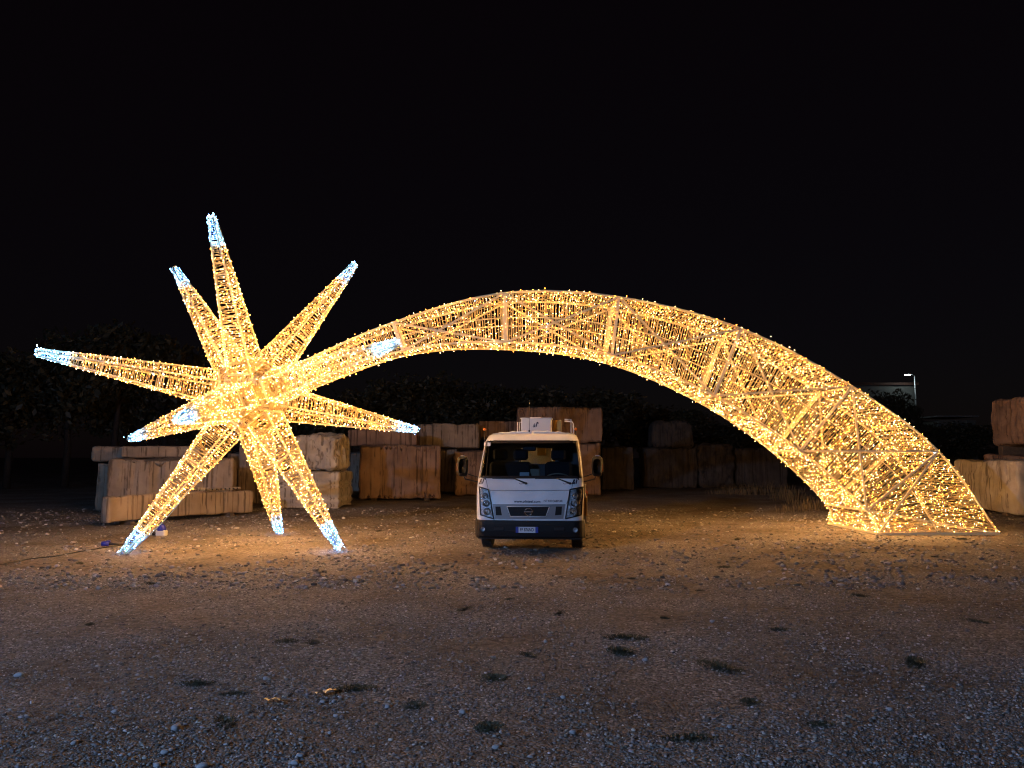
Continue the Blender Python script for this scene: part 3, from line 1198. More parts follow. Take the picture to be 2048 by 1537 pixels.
ex, ez = FP(1057.5, 1023.5)
ey = fy(ex, ez) - .03
em = MB()
ring = [(ex + .062 * math.cos(2 * math.pi * k / 28), ey, ez + .056 * math.sin(2 * math.pi * k / 28)) for k in range(29)]
em.tube(ring, .0085, 6)
em.box((ex, ey - .003, ez), (.150, .012, .024), bev=.003)
part('badge', em, M['chrome'], grille)
# headlamps
for q, inner in (([(959, 974), (977, 979.5), (987, 1038), (961, 1030)], 1), ([(1166, 974), (1140, 979.5), (1131, 1038), (1163, 1030)], -1)):
    q2 = q if inner > 0 else [q[1], q[0], q[3], q[2]]
    base_p = patch(q2, .006, 6, .004)
    hl = part('headlamp', base_p, M['reflector'])
    QP = [np.array(p, float) for p in q]
    def blend(u, v):
        return (QP[0] * (1 - u) + QP[1] * u) * (1 - v) + (QP[3] * (1 - u) + QP[2] * u) * v
    for (u, v, r_) in ((.56, .80, .062), (.56, .52, .058), (.55, .26, .050)):
        x_, z_ = FP(*blend(u, v))
        y_ = fy(x_, z_)
        part('lamp_bowl', MB().lathe([(r_, -.022), (r_ * .93, -.020), (r_ * .55, -.010), (.018, -.006), (.014, -.03), (.001, -.034)], (x_, y_, z_), 'y', 18), M['chrome'], hl)
    for v in (.40, .66):
        a_, b_ = blend(.08, v), blend(.93, v)
        xa, za = FP(*a_); xb, zb = FP(*b_)
        part('lamp_divider', MB().bar((xa, fy(xa, za) - .016, za), (xb, fy(xb, zb) - .016, zb), .008, .012), M['silver'], hl)
    for (p0, p1) in ((0, 1), (1, 2), (2, 3), (3, 0)):
        pts = []
        for f in np.linspace(0, 1, 7):
            x_, z_ = FP(*(QP[p0] * (1 - f) + QP[p1] * f))
            pts.append((x_, fy(x_, z_) - .010, z_))
        part('lamp_rim', MB().tube(pts, .011, 5), M['trim'], hl)
    part('lamp_lens', patch(q2, .036, 6, .03), M['lens'], hl)
# wipers
for (a, b_, c_, d_) in (((1052, 967), (1030, 958), (985, 957), (1038, 966)), ((1140, 967), (1114, 957), (1070, 957), (1126, 966))):
    P_ = []
    for p, o_ in ((a, .02), (b_, .028), (c_, .02)):
        x_, z_ = FP(*p)
        P_.append((x_, fy(x_, z_) - o_, z_))
    wp = part('wiper', MB().tube(P_[:2], [.017, .010], 6).ball(P_[0], .022), M['trim'])
    part('wiper_blade', MB().bar(P_[1], P_[2], .012, .02), M['trim'], wp)
    x_, z_ = FP(*d_)
    P2 = [P_[0], (x_ + .02, fy(x_, z_) - .015, z_ - .02), (x_, fy(x_, z_) - .015, z_)]
    part('wiper_hose', MB().tube(P2, .006, 5), M['silver'], wp)
# mirrors
for sg, pxc in ((-1, 925.5), (1, 1194)):
    p = to_local(at(pxc, 933, 13.25))
    mb = MB()
    Vv = []
    n1 = 20
    secs = ((-.045, .70), (-.03, .94), (0, 1.0), (.05, .9), (.07, .6))
    for (dy, k_) in secs:
        for k in range(n1):
            a = 2 * math.pi * k / n1
            ca, sa = math.cos(a), math.sin(a)
            Vv.append((p[0] + .095 * k_ * math.copysign(abs(ca) ** .55, ca), p[1] + dy, p[2] + .175 * k_ * math.copysign(abs(sa) ** .55, sa)))
    Fs = []
    for i in range(len(secs) - 1):
        for k in range(n1):
            Fs.append((i * n1 + k, i * n1 + (k + 1) % n1, (i + 1) * n1 + (k + 1) % n1, (i + 1) * n1 + k))
    Fs.append(tuple(range(n1)))
    Fs.append(tuple(range((len(secs) - 1) * n1, len(secs) * n1))[::-1])
    mb.add(Vv, Fs, True)
    mir = part('wing_mirror', mb, M['plastic'])
    xe = sg * .90
    part('mirror_arm', MB().tube([(p[0] - sg * .02, p[1] + .02, p[2] - .17), (p[0] - sg * .04, p[1] + .02, p[2] - .215), (xe, p[1] + .10, p[2] - .27)], .012, 6).tube([(p[0] - sg * .05, p[1] + .02, p[2] - .12), (xe, p[1] + .10, p[2] - .19)], .010, 6), M['trim'], mir)
    part('mirror_indicator', MB().box((p[0] + sg * .096, p[1] + .015, p[2] - .02), (.012, .05, .13), bev=.004), M['orange'], mir)
    part('mirror_guard', MB().tube([(p[0] - sg * .03, p[1] + .045, p[2] + .182), (p[0] + sg * .04, p[1] + .045, p[2] + .180), (p[0] + sg * .085, p[1] + .045, p[2] + .13), (p[0] + sg * .1, p[1] + .045, p[2] + .02), (p[0] + sg * .1, p[1] + .045, p[2] - .10)], .012, 6), M['silver'], mir)
# wheels
def wheel(x, y, r, wd):
    mb = MB().lathe([(r * .62, -wd / 2), (r * .9, -wd / 2), (r * .98, -wd / 2 + .02), (r, -wd / 4), (r, wd / 4), (r * .98, wd / 2 - .02), (r * .9, wd / 2), (r * .62, wd / 2)], (x, y, r), 'x', 32)
    for k in range(32):                      # tread blocks
        a = 2 * math.pi * k / 32
        for sx in (-.3, 0, .3):
            Mx = Matrix.Rotation(a, 3, 'X')
            c = Mx @ Vector((0, 0, r))
            mb.box((x + sx * wd, y + c.y, r + c.z), (wd * .24, .045, .012), Mx)
    t_ = part('wheel', mb, M['rubber'])
    part('rim', MB().lathe([(.01, -.02), (r * .3, -.03), (r * .5, -wd / 2 + .03), (r * .64, -wd / 2 + .01), (r * .64, wd / 2 - .01), (r * .5, wd / 2 - .03), (r * .3, .03), (.01, .02)], (x, y, r), 'x', 24), M['rim'], t_)
wheel(-.785, 0, .335, .19)
wheel(.785, 0, .335, .19)
for x_ in (-.86, -.66, .66, .86):
    wheel(x_, 2.5, .335, .18)
part('axle', MB().tube([(-.7, 0, .33), (.7, 0, .33)], .05, 8), M['trim'])
part('axle', MB().tube([(-.7, 2.5, .33), (.7, 2.5, .33)], .06, 8), M['trim'])
part('sump', MB().ball((-.22, -.35, .27), .12, sc=(1.2, 1, .5)), M['trim'])
# mud guards, chassis, deck
for x_ in (-.45, .45):
    part('chassis_rail', MB().box((x_, 2.2, .62), (.08, 4.4, .18)), M['trim'])
for x_ in (-.79, .79):
    part('wheel_arch', MB().box((x_, .03, .74), (.2, .9, .06), bev=.02), M['plastic'])
part('deck', MB().box((0, 2.55, .86), (1.92, 3.7, .07), bev=.01), M['galv'])
part('deck_edge', MB().box((0, .72, .98), (1.9, .05, .2), bev=.01), M['galv'])
for x_ in (-.93, .93):
    lk = part('tool_locker', MB().box((x_, 1.35, .64), (.10, .7, .34), bev=.01), M['yellow'])
    part('side_reflector', MB().box((x_ + math.copysign(.053, x_), 1.05, .88), (.012, .05, .09)), M['orange'], lk)
    part('marker_lamp', MB().box((x_, .98, .93), (.07, .04, .07), bev=.01), M['red'], lk)
# outrigger legs
for x_ in (-.92, .92):
    part('outrigger', MB().box((x_, 1.85, .56), (.10, .12, .55)).box((x_, 1.85, .27), (.2, .2, .03)), M['galv'])
# folded boom and its turret
part('turret', MB().lathe([(.32, .9), (.32, 1.0), (.24, 1.05), (.22, 1.5), (.001, 1.5)], (.05, 3.2, 0), 'z', 20), M['paint2'])
part('boom', MB().bar((.12, 3.6, 1.55), (.12, .95, 1.72), .16, .2).bar((.34, 3.7, 1.35), (.34, 1.0, 1.42), .13, .16), M['yellow'])
# basket riding behind the cab
p0, p1 = to_local(at(1041, 836, 15.0)), to_local(at(1104, 868, 15.0))
bx0, bx1, bzt = p0[0], p1[0], p0[2]
yb = p0[1]
bk = MB()
bk.box(((bx0 + bx1) / 2, yb + .22, (1.35 + bzt) / 2), (bx1 - bx0 - .02, .44, bzt - 1.35), bev=.015)
basket = part('basket', bk, M['paint2'])
part('basket_lip', MB().box(((bx0 + bx1) / 2, yb + .22, bzt - .012), (bx1 - bx0 + .01, .47, .024), bev=.006).box(((bx0 + bx1) / 2 - .02, yb + .1, bzt + .006), (.2, .1, .012)), M['paint2'], basket)
lg_x, lg_z = (bx0 + bx1) / 2 - .01, to_local(at(1072, 851, 15.0))[2]
logo(lambda u, v: (lg_x + u, yb - .004, lg_z + v), .09, basket)
part('basket_door', MB().box((bx1 + .10, yb + .25, (1.4 + bzt) / 2 - .04), (.17, .03, bzt - 1.4), bev=.005), M['yellow'], basket)
rl = part('basket_rail', MB().tube([(bx0 - .06, yb + .05, 1.4), (bx0 - .06, yb + .05, bzt - .085), (bx0 + .02, yb + .05, bzt - .085)], .013, 6).tube([(bx0 - .025, yb + .1, 1.4), (bx0 - .025, yb + .1, bzt - .09)], .010, 6), M['steel_white'])
q0, q1 = to_local(at(1129, 842, 15.0)), to_local(at(1147, 868, 15.0))
part('guard_rail', MB().tube([(q0[0], yb, q0[2] - .01), (q1[0] - .03, yb, q0[2] - .02), (q1[0], yb, q0[2] - .06), (q1[0], yb, .9)], .013, 6).tube([(q0[0], yb + .25, q0[2] + .035), (q1[0] - .05, yb + .25, q0[2] + .035), (q1[0] - .05, yb + .25, .9)], .012, 6), M['steel_white'])
# lamps on stalks and aerial
for (px_, py_) in ((969, 859.5), (1151.5, 859)):
    l = to_local(at(px_, py_, 14.35))
    st = part('stalk', MB().tube([(l[0], l[1], 1.6), (l[0], l[1], l[2])], .008, 6).tube([(l[0], l[1], 1.6), (l[0] * .9, BACK, 1.6)], .008, 6), M['trim'])
    part('marker_lamp', MB().ball(l, .026), M['orange'], st)
l = to_local(at(1058.5, 866, 13.95))
ae = part('aerial', MB().tube([(l[0], l[1], 2.0), (l[0], l[1], 2.065)], .014, 8).tube([(l[0], l[1], 2.06), (l[0], l[1] + .03, 2.24)], .005, 5).tube([(l[0], l[1] + .03, 2.24), (l[0] + .003, l[1] + .07, 2.62)], .0025, 4), M['trim'])

# ================================================================== STONE BLOCKS
def block_mesh(name, size, seed, groove=.12, gdepth=.03, strata=0., rough=.04, rnd=.06, res=.055, slope=None):
    w_, d_, h_ = size
    rng = np.random.default_rng(seed)
    res = max(res, (w_ + d_ + h_) / 110)
    n = [max(4, int(q / res)) for q in size]
    hs = np.array(size) / 2
    Vs, Fs, off = [], [], 0
    for a in range(3):
        b1, b2 = (a + 1) % 3, (a + 2) % 3
        for sg in (-1, 1):
            u = np.linspace(-1, 1, n[b1] + 1)
            v = np.linspace(-1, 1, n[b2] + 1)
            U, W = np.meshgrid(u, v, indexing='ij')
            P = np.zeros(U.shape + (3,))
            P[..., a] = sg * hs[a]
            P[..., b1] = U * hs[b1]
            P[..., b2] = W * hs[b2]
            I = np.arange(U.size).reshape(U.shape) + off
            q = np.stack([I[:-1, :-1], I[1:, :-1], I[1:, 1:], I[:-1, 1:]], -1).reshape(-1, 4)
            Fs.append(q if sg > 0 else q[:, ::-1])
            Vs.append(P.reshape(-1, 3))
            off += U.size
    V = np.concatenate(Vs)
    Fq = np.concatenate(Fs)
    key = np.round(V * 1e4).astype(np.int64)
    _, idx, inv = np.unique(key, axis=0, return_index=True, return_inverse=True)
    V = V[idx]
    Fq = inv.ravel()[Fq]
    inner = np.clip(V, -(hs - rnd), hs - rnd)
    nrm = V - inner
    ln = np.linalg.norm(nrm, axis=1, keepdims=True)
    nrm = nrm / np.maximum(ln, 1e-6)
    lim = rnd * (1 + .5 * fbm(V * 3.1 + seed, seed)[:, None])
    P = inner + nrm * np.minimum(ln, np.clip(lim, rnd * .3, rnd * 1.0))
    disp = rough * fbm(V * 2.3 + seed * 3.7, seed + 4, 4)
    if groove > 0:
        def lines(c, half):
            k = int(2 * half / groove)
            g_ = 0
            xs_ = -half + (np.arange(k) + .5) * groove + rng.normal(size=k) * groove * .22
            for xi in xs_:
                dep = 1.9 * gdepth * rng.uniform(.15, 1.25)
                wd = groove * rng.uniform(.12, .3)
                wob = .012 * vnoise(np.stack([V[:, 2] * 2, V[:, 2] * 0 + xi * 9, V[:, 2] * 0], -1), seed)
                g_ = g_ - dep * np.exp(-((c - xi + wob) / wd) ** 2)
            return g_
        gx, gy = lines(V[:, 0], hs[0]), lines(V[:, 1], hs[1])
        disp = disp + gx * np.abs(nrm[:, 1]) + gy * np.abs(nrm[:, 0])
        near_y = np.exp(-(hs[1] - np.abs(V[:, 1])) / .08) * (np.abs(V[:, 2]) > hs[2] - .02)
        chip = gx * near_y * 1.1
    if strata > 0:
        k = max(3, int(h_ / strata))
        for zi in -hs[2] + (np.arange(k) + .5) * strata + rng.normal(size=k) * strata * .25:
            wob = .02 * vnoise(np.stack([V[:, 0] * 1.5, V[:, 1] * 1.5, V[:, 2] * 0 + zi * 7], -1), seed)
            disp = disp - .07 * rng.uniform(.3, 1.2) * np.exp(-((V[:, 2] - zi + wob) / (strata * .18)) ** 2) * (1 - np.abs(nrm[:, 2]))
    P = P + nrm * disp[:, None]
    if groove > 0:
        P[:, 2] += chip * np.sign(V[:, 2])
    P = P + .05 * np.stack([vnoise(V * .9 + 5, seed), vnoise(V * .9 + 9, seed), vnoise(V * .9 + 2, seed)], -1) * np.array([1, 1, .8])
    P[:, 2] += hs[2]
    if slope is not None:
        f = np.clip(P[:, 2] / h_, 0, 1)
        P[:, 0] *= 1 - slope * f ** 2
        P[:, 1] *= 1 - slope * f ** 2
    return mesh_np(name, P, Fq, True)

def block(name, label, pos, size, rz, seed, m='stone', group='quarry blocks stacked along the yard edge', **kw):
    o = link(name, block_mesh(name, size, seed, **kw), M[m])
    o.location = pos
    o.rotation_euler = (kw.get('tilt', 0), 0, rz)
    tag(o, label, 'stone block', group)
    return o

def face_block(name, label, pxl, pxr, ytop, ybot, Y, depth, seed, yaw=0., z0=None, m='stone', **kw):
    """front face spans the pixels pxl..pxr at distance Y; depth goes back from it"""
    a, b_ = at(pxl, ybot, Y), at(pxr, ybot, Y)
    zt = at((pxl + pxr) / 2, ytop, Y)[2]
    zb = a[2] if z0 is None else z0
    wd = (b_[0] - a[0]) / math.cos(yaw)
    cx, cy = (a[0] + b_[0]) / 2, Y
    px_, py_ = cx - math.sin(yaw) * depth / 2, cy + math.cos(yaw) * depth / 2
    return block(name, label, (px_, py_, zb), (wd, depth, zt - zb), yaw, seed, m, **kw)

# sleepers / bearers the blocks stand on
def bearer(pos, size, rz=0., label='short timber bearer under a stone block'):
    o = link('bearer', MB().box((0, 0, size[2] / 2), size, bev=.01).mesh('bearer'), M['wood'])
    o.location = pos
    o.rotation_euler = (0, 0, rz)
    tag(o, label, 'timber', 'timber bearers under the blocks')
    return o

# left group
pA0, pA1 = ground(214, 1053), ground(502, 1028)
dv = pA1 - pA0
yawA = math.atan2(dv[1], dv[0])
LA = np.linalg.norm(dv)
mid = (pA0 + pA1) / 2
nA = np.array([-math.sin(yawA), math.cos(yawA), 0])
hA = .60
block('stone_beam', 'long low sawn stone beam lying before the grooved block at left', tuple(mid + nA * .13 + np.array([0, 0, .06])), (LA, .26, hA), yawA, 11, 'stone', groove=.5, gdepth=.012, rough=.02, rnd=.03)
for f in (.14, .83):
    q = pA0 + dv * f + nA * .13
    bearer((q[0], q[1], -.02), (.14, .4, .09), yawA, 'short timber bearer under the long low beam, ' + ('at its end away from the star' if f < .5 else 'at its end by the star'))
# drilled rows of stone left on the beam
for f, ln in ((.58, .9), (.80, 1.1)):
    q = pA0 + dv * f + nA * .14
    o = link('drilled_offcut', block_mesh('drilled_offcut', (ln, .2, .085), int(f * 100), groove=.10, gdepth=.035, rough=.01, rnd=.03, res=.03), M['stone_pale'])
    o.location = (q[0], q[1], .06 + hA + .012)
    o.rotation_euler = (0, 0, yawA)
    tag(o, 'pale drilled stone strip resting on the low beam, %s' % ('its shorter one' if f < .7 else 'its longer one'), 'stone strip', 'drilled strips on the beam')
    for k in range(int(ln / .14)):
        x_ = -ln / 2 + .09 + k * .14
        link('drill_hole', MB().lathe([(.001, -.112), (.018, -.112), (.018, -.095)], (x_, 0, .045), 'y', 8).mesh('drill_hole'), M['trim'], o)
face_block('stone_block', 'broad grooved stone block standing behind the long low beam', 228, 453, 919, 1008, 21.8, 1.9, 12, .30, z0=.0, groove=.26, gdepth=.04)
face_block('stone_block', 'dark block with a blue cast beside the broad grooved block', 190, 226, 925, 1005, 22.6, 1.6, 13, .1, z0=0.0, m='stone', groove=.3)
face_block('stone_slab', 'flat slab lying on top of the broad grooved block', 251, 400, 893, 915, 22.8, 1.2, 14, .25, z0=1.53, groove=.0, rough=.015)
face_block('stone_slab', 'rough slab end stacked on the dark block at the far left', 184, 247, 893, 919, 23.4, 1.3, 15, .1, z0=1.43, groove=.0, rough=.03)
face_block('stone_block', 'dim block half hidden behind the lit comet spike', 455, 512, 905, 985, 26.5, 1.5, 16, .1, z0=0., groove=.25)
# behind the star feet
face_block('boulder_block', 'pale rough rounded block perched on the layered block', 568, 674, 868, 945, 23.8, 1.5, 17, -.15, z0=1.10, m='stone_pale', groove=.22, gdepth=.03, rough=.07, rnd=.28)
face_block('layered_block', 'layered stone block with split seams carrying the rounded block', 520, 676, 945, 1018, 23.6, 1.9, 18, -.05, z0=0., m='stone_pale', groove=0, strata=.24, rough=.03)
face_block('stone_block', 'upright block behind the layered block', 478, 560, 875, 950, 25.8, 1.3, 19, .1, z0=0., groove=.3, m='stone')
# middle
pI = ground(761, 1001)
face_block('stone_block', 'large upright stone block with deep vertical grooves beside the star', 722, 880, 892, 1000, 28.0, 2.3, 20, .18, z0=.06, m='stone_red', groove=.20, gdepth=.075, rnd=.05)
for px_ in (745, 850):
    q = at(px_, 1000, 28.3)
    bearer((q[0], 28.6, -.02), (.2, 1.0, .09), .18, 'short timber bearer under the deeply grooved upright block, ' + ('on its star side' if px_ < 800 else 'on its truck side'))
face_block('stone_block', 'smooth block set across the grooved upright block', 698, 834, 860, 893, 29.2, 1.7, 21, .12, z0=1.98, m='stone_red', groove=.0, rough=.02, rnd=.04)
face_block('stone_block', 'dark block in shadow behind the grooved upright block', 668, 735, 905, 985, 31.5, 2, 22, 0, z0=0, groove=.3)
face_block('stone_block', 'long block laid across the row behind the truck', 833, 958, 848, 895, 32.5, 1.7, 23, 0, z0=1.92, m='stone', groove=.12, gdepth=.02)
face_block('stone_block', 'dim block under the long cross block', 872, 914, 898, 978, 33.0, 2, 24, 0, z0=0, groove=.25)
face_block('stone_block', 'reddish block with curved cracks beside the truck mirror', 910, 1000, 903, 979, 31.0, 1.9, 25, .05, z0=0, m='stone_red', groove=0, strata=.55)
face_block('stone_block', 'squat block just above the truck cab roof line', 957, 1040, 842, 868, 33.5, 1.6, 26, 0, z0=2.35, m='stone_red', groove=.3, gdepth=.02)
face_block('stone_block', 'block hidden behind the cab, below the squat block', 985, 1060, 878, 978, 34.0, 1.8, 27, 0, z0=0, groove=.3)
face_block('stone_block', 'tall ribbed block rising above the platform basket', 1033, 1204, 814, 884, 32.0, 2.0, 28, -.05, z0=2.14, m='stone_red', groove=.13, gdepth=.035, rnd=.12)
face_block('stone_block', 'cracked block carrying the tall ribbed block', 1080, 1202, 887, 976, 31.6, 2.2, 29, -.05, z0=0., m='stone_red', groove=.2, strata=.5)
# right of the truck, in the dark
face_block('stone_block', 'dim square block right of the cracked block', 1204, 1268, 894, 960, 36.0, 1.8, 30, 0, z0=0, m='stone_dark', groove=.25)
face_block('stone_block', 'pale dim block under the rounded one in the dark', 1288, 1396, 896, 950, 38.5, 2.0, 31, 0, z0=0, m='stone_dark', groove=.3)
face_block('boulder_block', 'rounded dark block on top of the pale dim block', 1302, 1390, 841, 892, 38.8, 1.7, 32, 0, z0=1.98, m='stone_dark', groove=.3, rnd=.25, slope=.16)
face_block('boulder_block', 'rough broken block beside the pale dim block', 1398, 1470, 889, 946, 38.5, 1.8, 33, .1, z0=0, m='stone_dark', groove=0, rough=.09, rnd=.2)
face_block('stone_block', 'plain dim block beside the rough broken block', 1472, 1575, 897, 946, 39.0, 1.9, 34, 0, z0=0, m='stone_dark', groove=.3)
# far right, close to the tail
block('stone_block', 'tall golden block with fine ribs beside the foot of the tail', (14.12, 21.75, .07), (1.75, 2.7, 1.40), .03, 35, 'stone_pale', groove=.13, gdepth=.018, rnd=.07)
bearer((13.9, 21.0, -.02), (1.2, .2, .1), 0, 'short timber bearer under the tall golden ribbed block')
block('stone_block', 'dark lower block behind the golden ribbed block', (16.4, 23.75, 0), (2.2, 2.7, 1.63), 0, 36, 'stone_red', groove=.3)
block('stone_block', 'reddish block propped on shims above the dark lower block', (16.55, 23.65, 1.90), (2.2, 2.4, 1.46), 0, 37, 'stone_red', groove=.17, gdepth=.03, rnd=.12)
for Y_ in (22.9, 24.5):
    bearer((16.0, Y_, 1.61), (1.0, .22, .30), 0, 'timber shim between reddish and dark lower blocks, ' + ('at the end nearer the golden block' if Y_ < 24 else 'at the end away from the golden block'))

# ================================================================== CABLES AND SMALL THINGS ON THE GROUND
def on_g(px, py, dz=0.):
    p = ground(px, py)
    return (p[0], p[1], float(gh(p[0], p[1])) + dz)
pts = [on_g(x, y, .012) for x, y in ((-60, 1136), (0, 1127), (60, 1117), (110, 1112), (160, 1103), (205, 1096), (235, 1092), (270, 1085), (296, 1075))]
sm = []
for i in range(len(pts) - 1):
    for f in np.linspace(0, 1, 5)[:-1]:
        a, b_ = np.array(pts[i]), np.array(pts[i + 1])
        q = a * (1 - f) + b_ * f
        sm.append((q[0], q[1] + .02 * math.sin(i * 5 + f * 6), q[2]))
tag(link('power_cable', MB().tube(sm, .011, 5).mesh('power_cable'), M['blackcable']), 'dark power cable trailing over the ground to the left foot of the star', 'cable')
p = on_g(214, 1092)
pl = empty('cable_plug', p, .3)
link('plug_body', MB().tube([(-.09, 0, .05), (.03, 0, .045)], [.042, .05], 10).mesh('plug_body'), M['blue'], pl)
link('plug_cap', MB().box((.02, -.0, .085), (.07, .08, .035), bev=.01).mesh('plug_cap'), M['blue'], pl)
link('plug_tail', MB().tube([(.03, 0, .045), (.14, .02, .03), (.26, .02, .015)], [.03, .018, .012], 8).mesh('plug_tail'), M['blackcable'], pl)
tag(pl, 'blue power plug lying on the dark cable', 'plug')
p = on_g(323, 1072)
bx = empty('socket_box', p, -.1)
link('box_base', MB().box((0, 0, .06), (.20, .14, .12), bev=.02).mesh('box_base'), M['white_plastic'], bx)
link('socket_cap', MB().lathe([(.085, .11), (.09, .14), (.06, .21), (.025, .24), (.001, .24)], (0, 0, 0), 'z', 14).mesh('socket_cap'), M['blue'], bx)
link('side_socket', MB().tube([(-.09, -.02, .06), (-.17, -.03, .05)], .04, 10).mesh('side_socket'), M['trim'], bx)
tag(bx, 'small white socket box with a blue cap behind the left foot', 'socket box')
for (px_, py_, s_, ang_, n_) in ((655, 1388, .046, .5, 'on the gravel nearest a pale pebble pair'), (542, 1405, .034, .2, 'half sunk in dirt between two weeds')):
    p = on_g(px_, py_)
    rng = np.random.default_rng(px_)
    V, Fs = [], []
    for i in range(7):
        for j in range(4):
            V.append(((i - 3) * s_ * .55, (j - 1.5) * s_ * .5, .012 + .018 * rng.random() + .006 * math.sin(i * 2)))
    for i in range(6):
        for j in range(3):
            a = i * 4 + j
            Fs.append((a, a + 4, a + 5, a + 1))
    Vb = [(x, y, z - .003) for x, y, z in V]
    mb = MB().add(V, Fs).add(Vb, [f[::-1] for f in Fs])
    o = link('foil_scrap', mb.mesh('foil_scrap'), M['foil'])
    o.location = p
    o.rotation_euler = (-.28, 0, ang_)
    o.location = (p[0], p[1], p[2] + .012)
    tag(o, 'crumpled shiny scrap glinting ' + n_, 'litter')

def stone_shape(seed):
    rng = np.random.default_rng(seed)
    import bmesh
    bm = bmesh.new()
    bmesh.ops.create_icosphere(bm, subdivisions=2, radius=1)
    V = np.array([v.co[:] for v in bm.verts])
    F = np.array([[v.index for v in f.verts] for f in bm.faces])
    bm.free()
    V = V * (1 + .22 * fbm(V * 1.3 + seed, seed)[:, None]) * np.array([1, .8, .55])
    return mesh_np('stone', V, F, True)
st_m = [stone_shape(s) for s in range(4)]
for i, (px_, py_, s_) in enumerate([(38, 1348, .045), (352, 1456, .045), (330, 1501, .03), (342, 1497, .026), (405, 1530, .04), (315, 1527, .03), (532, 1357, .03), (645, 1402, .028), (668, 1401, .026), (672, 1430, .024), (776, 1413, .03), (600, 1510, .026), (660, 1464, .024),
                                     (1425, 1244, .035), (1091, 1282, .03), (992, 1494, .028), (925, 1424, .034), (1147, 1464, .032), (1126, 1396, .026), (1460, 1454, .026), (590, 1524, .03), (1030, 1236, .03), (1290, 1320, .03), (1650, 1300, .03), (1780, 1420, .028), (150, 1480, .03), (230, 1420, .026)]):
    o = link('pebble', st_m[i % 4], M['pebble'])
    s_ *= .8
    p = on_g(px_, py_)
    o.location = (p[0], p[1], p[2] + s_ * .3)
    o.scale = (s_, s_, s_)
    o.rotation_euler = (0, 0, i * 1.7)
    tag(o, 'pale pebble lying loose on the near gravel', 'pebble', 'pale pebbles on the gravel')

# weeds
def tuft_mesh(seed, n=150, h=.09, sp=.16, flat=.5):
    rng = np.random.default_rng(seed)
    V, F = [], []
    for k in range(n):
        r = sp * rng.random() ** .7
        a = rng.random() * 6.283
        x, y = r * math.cos(a) * 1.5, r * math.sin(a) * .8
        L = h * rng.uniform(.4, 1.15) * (1.15 - r / sp * .6)
        b_ = a + rng.normal() * .8
        lean = flat * rng.uniform(.3, 1.4)
        w_ = rng.uniform(.004, .009)
        dx, dy = math.cos(b_), math.sin(b_)
        o = len(V)
        V += [(x - dy * w_, y + dx * w_, -.01), (x + dy * w_, y - dx * w_, -.01),
              (x + dx * L * lean * .5 + dy * w_ * .8, y + dy * L * lean * .5 - dx * w_ * .8, L * .6), (x + dx * L * lean * .5 - dy * w_ * .8, y + dy * L * lean * .5 + dx * w_ * .8, L * .6),
              (x + dx * L * lean, y + dy * L * lean, L * .85), (x + dx * L * lean, y + dy * L * lean, L * .85 + .002)]
        F += [(o, o + 1, o + 2, o + 3), (o + 3, o + 2, o + 4, o + 5)]
    return mesh_np('grass_tuft', np.array(V), np.array(F))
tm = [tuft_mesh(s, 190 + 30 * s, .03 + .006 * s, .10 + .015 * s, 1.0) for s in range(4)]
TU = [(575, 1281, 1.2), (625, 1283, .9), (930, 1216, 1.0), (392, 1366, 1.1), (450, 1442, 1.2), (985, 1353, 1.35), (1250, 1275, 1.3), (1240, 1303, 1.5), (1120, 1223, 1.0), (1265, 1155, 1.2), (1440, 1337, 1.3), (978, 1454, 1.0), (1380, 1477, 1.3),
      (180, 1248, 1.0), (1475, 1077, 1.1), (1448, 1132, 1.0), (1055, 1308, .9), (1500, 1405, 1.0), (470, 1385, .8), (160, 1125, 1.0), (1020, 1196, .9), (1560, 1260, 1.0), (1720, 1190, 1.1), (1830, 1330, 1.2), (1640, 1450, 1.2), (1950, 1240, 1.1), (830, 1410, .9),
      (710, 1375, .9), (1330, 1235, 1.0), (890, 1140, .8), (1400, 1180, .8), (300, 1165, .8), (1870, 1112, 1.0), (1925, 1077, 1.2), (845, 995, 2.2), (760, 1060, 1.0)]
for i, (px_, py_, s_) in enumerate(TU):
    s_ *= .62
    o = link('grass_tuft', tm[i % 4], M['weed'])
    o.location = on_g(px_, py_)
    o.scale = (s_ * (1 + .35 * math.sin(i * 3.3)), s_ * (1 + .3 * math.cos(i * 5.1)), s_ * (.8 if py_ > 1100 else 1.2))
    o.rotation_euler = (0, 0, i * 2.1)
    tag(o, 'low green weed tuft growing through the gravel', 'weed', 'weed tufts in the yard')
# dry standing grass in the dark under the tail
rng = np.random.default_rng(91)
dg = tuft_mesh(60, 260, .55, .9, .35)
sm_ = []
for i, (px_, py_, s_) in enumerate([(1530, 985, 1.0), (1580, 1000, 1.1), (1490, 990, .8), (1620, 1020, .8), (1440, 975, .9)]):
    o = link('dry_grass', dg, M['straw'])
    o.location = on_g(px_, py_)
    o.scale = (s_ * 1.6, s_, s_)
    o.rotation_euler = (0, 0, i * 1.3)
    tag(o, 'clump of tall dry grass in the dark under the tail', 'grass', 'dry grass clumps under the tail')

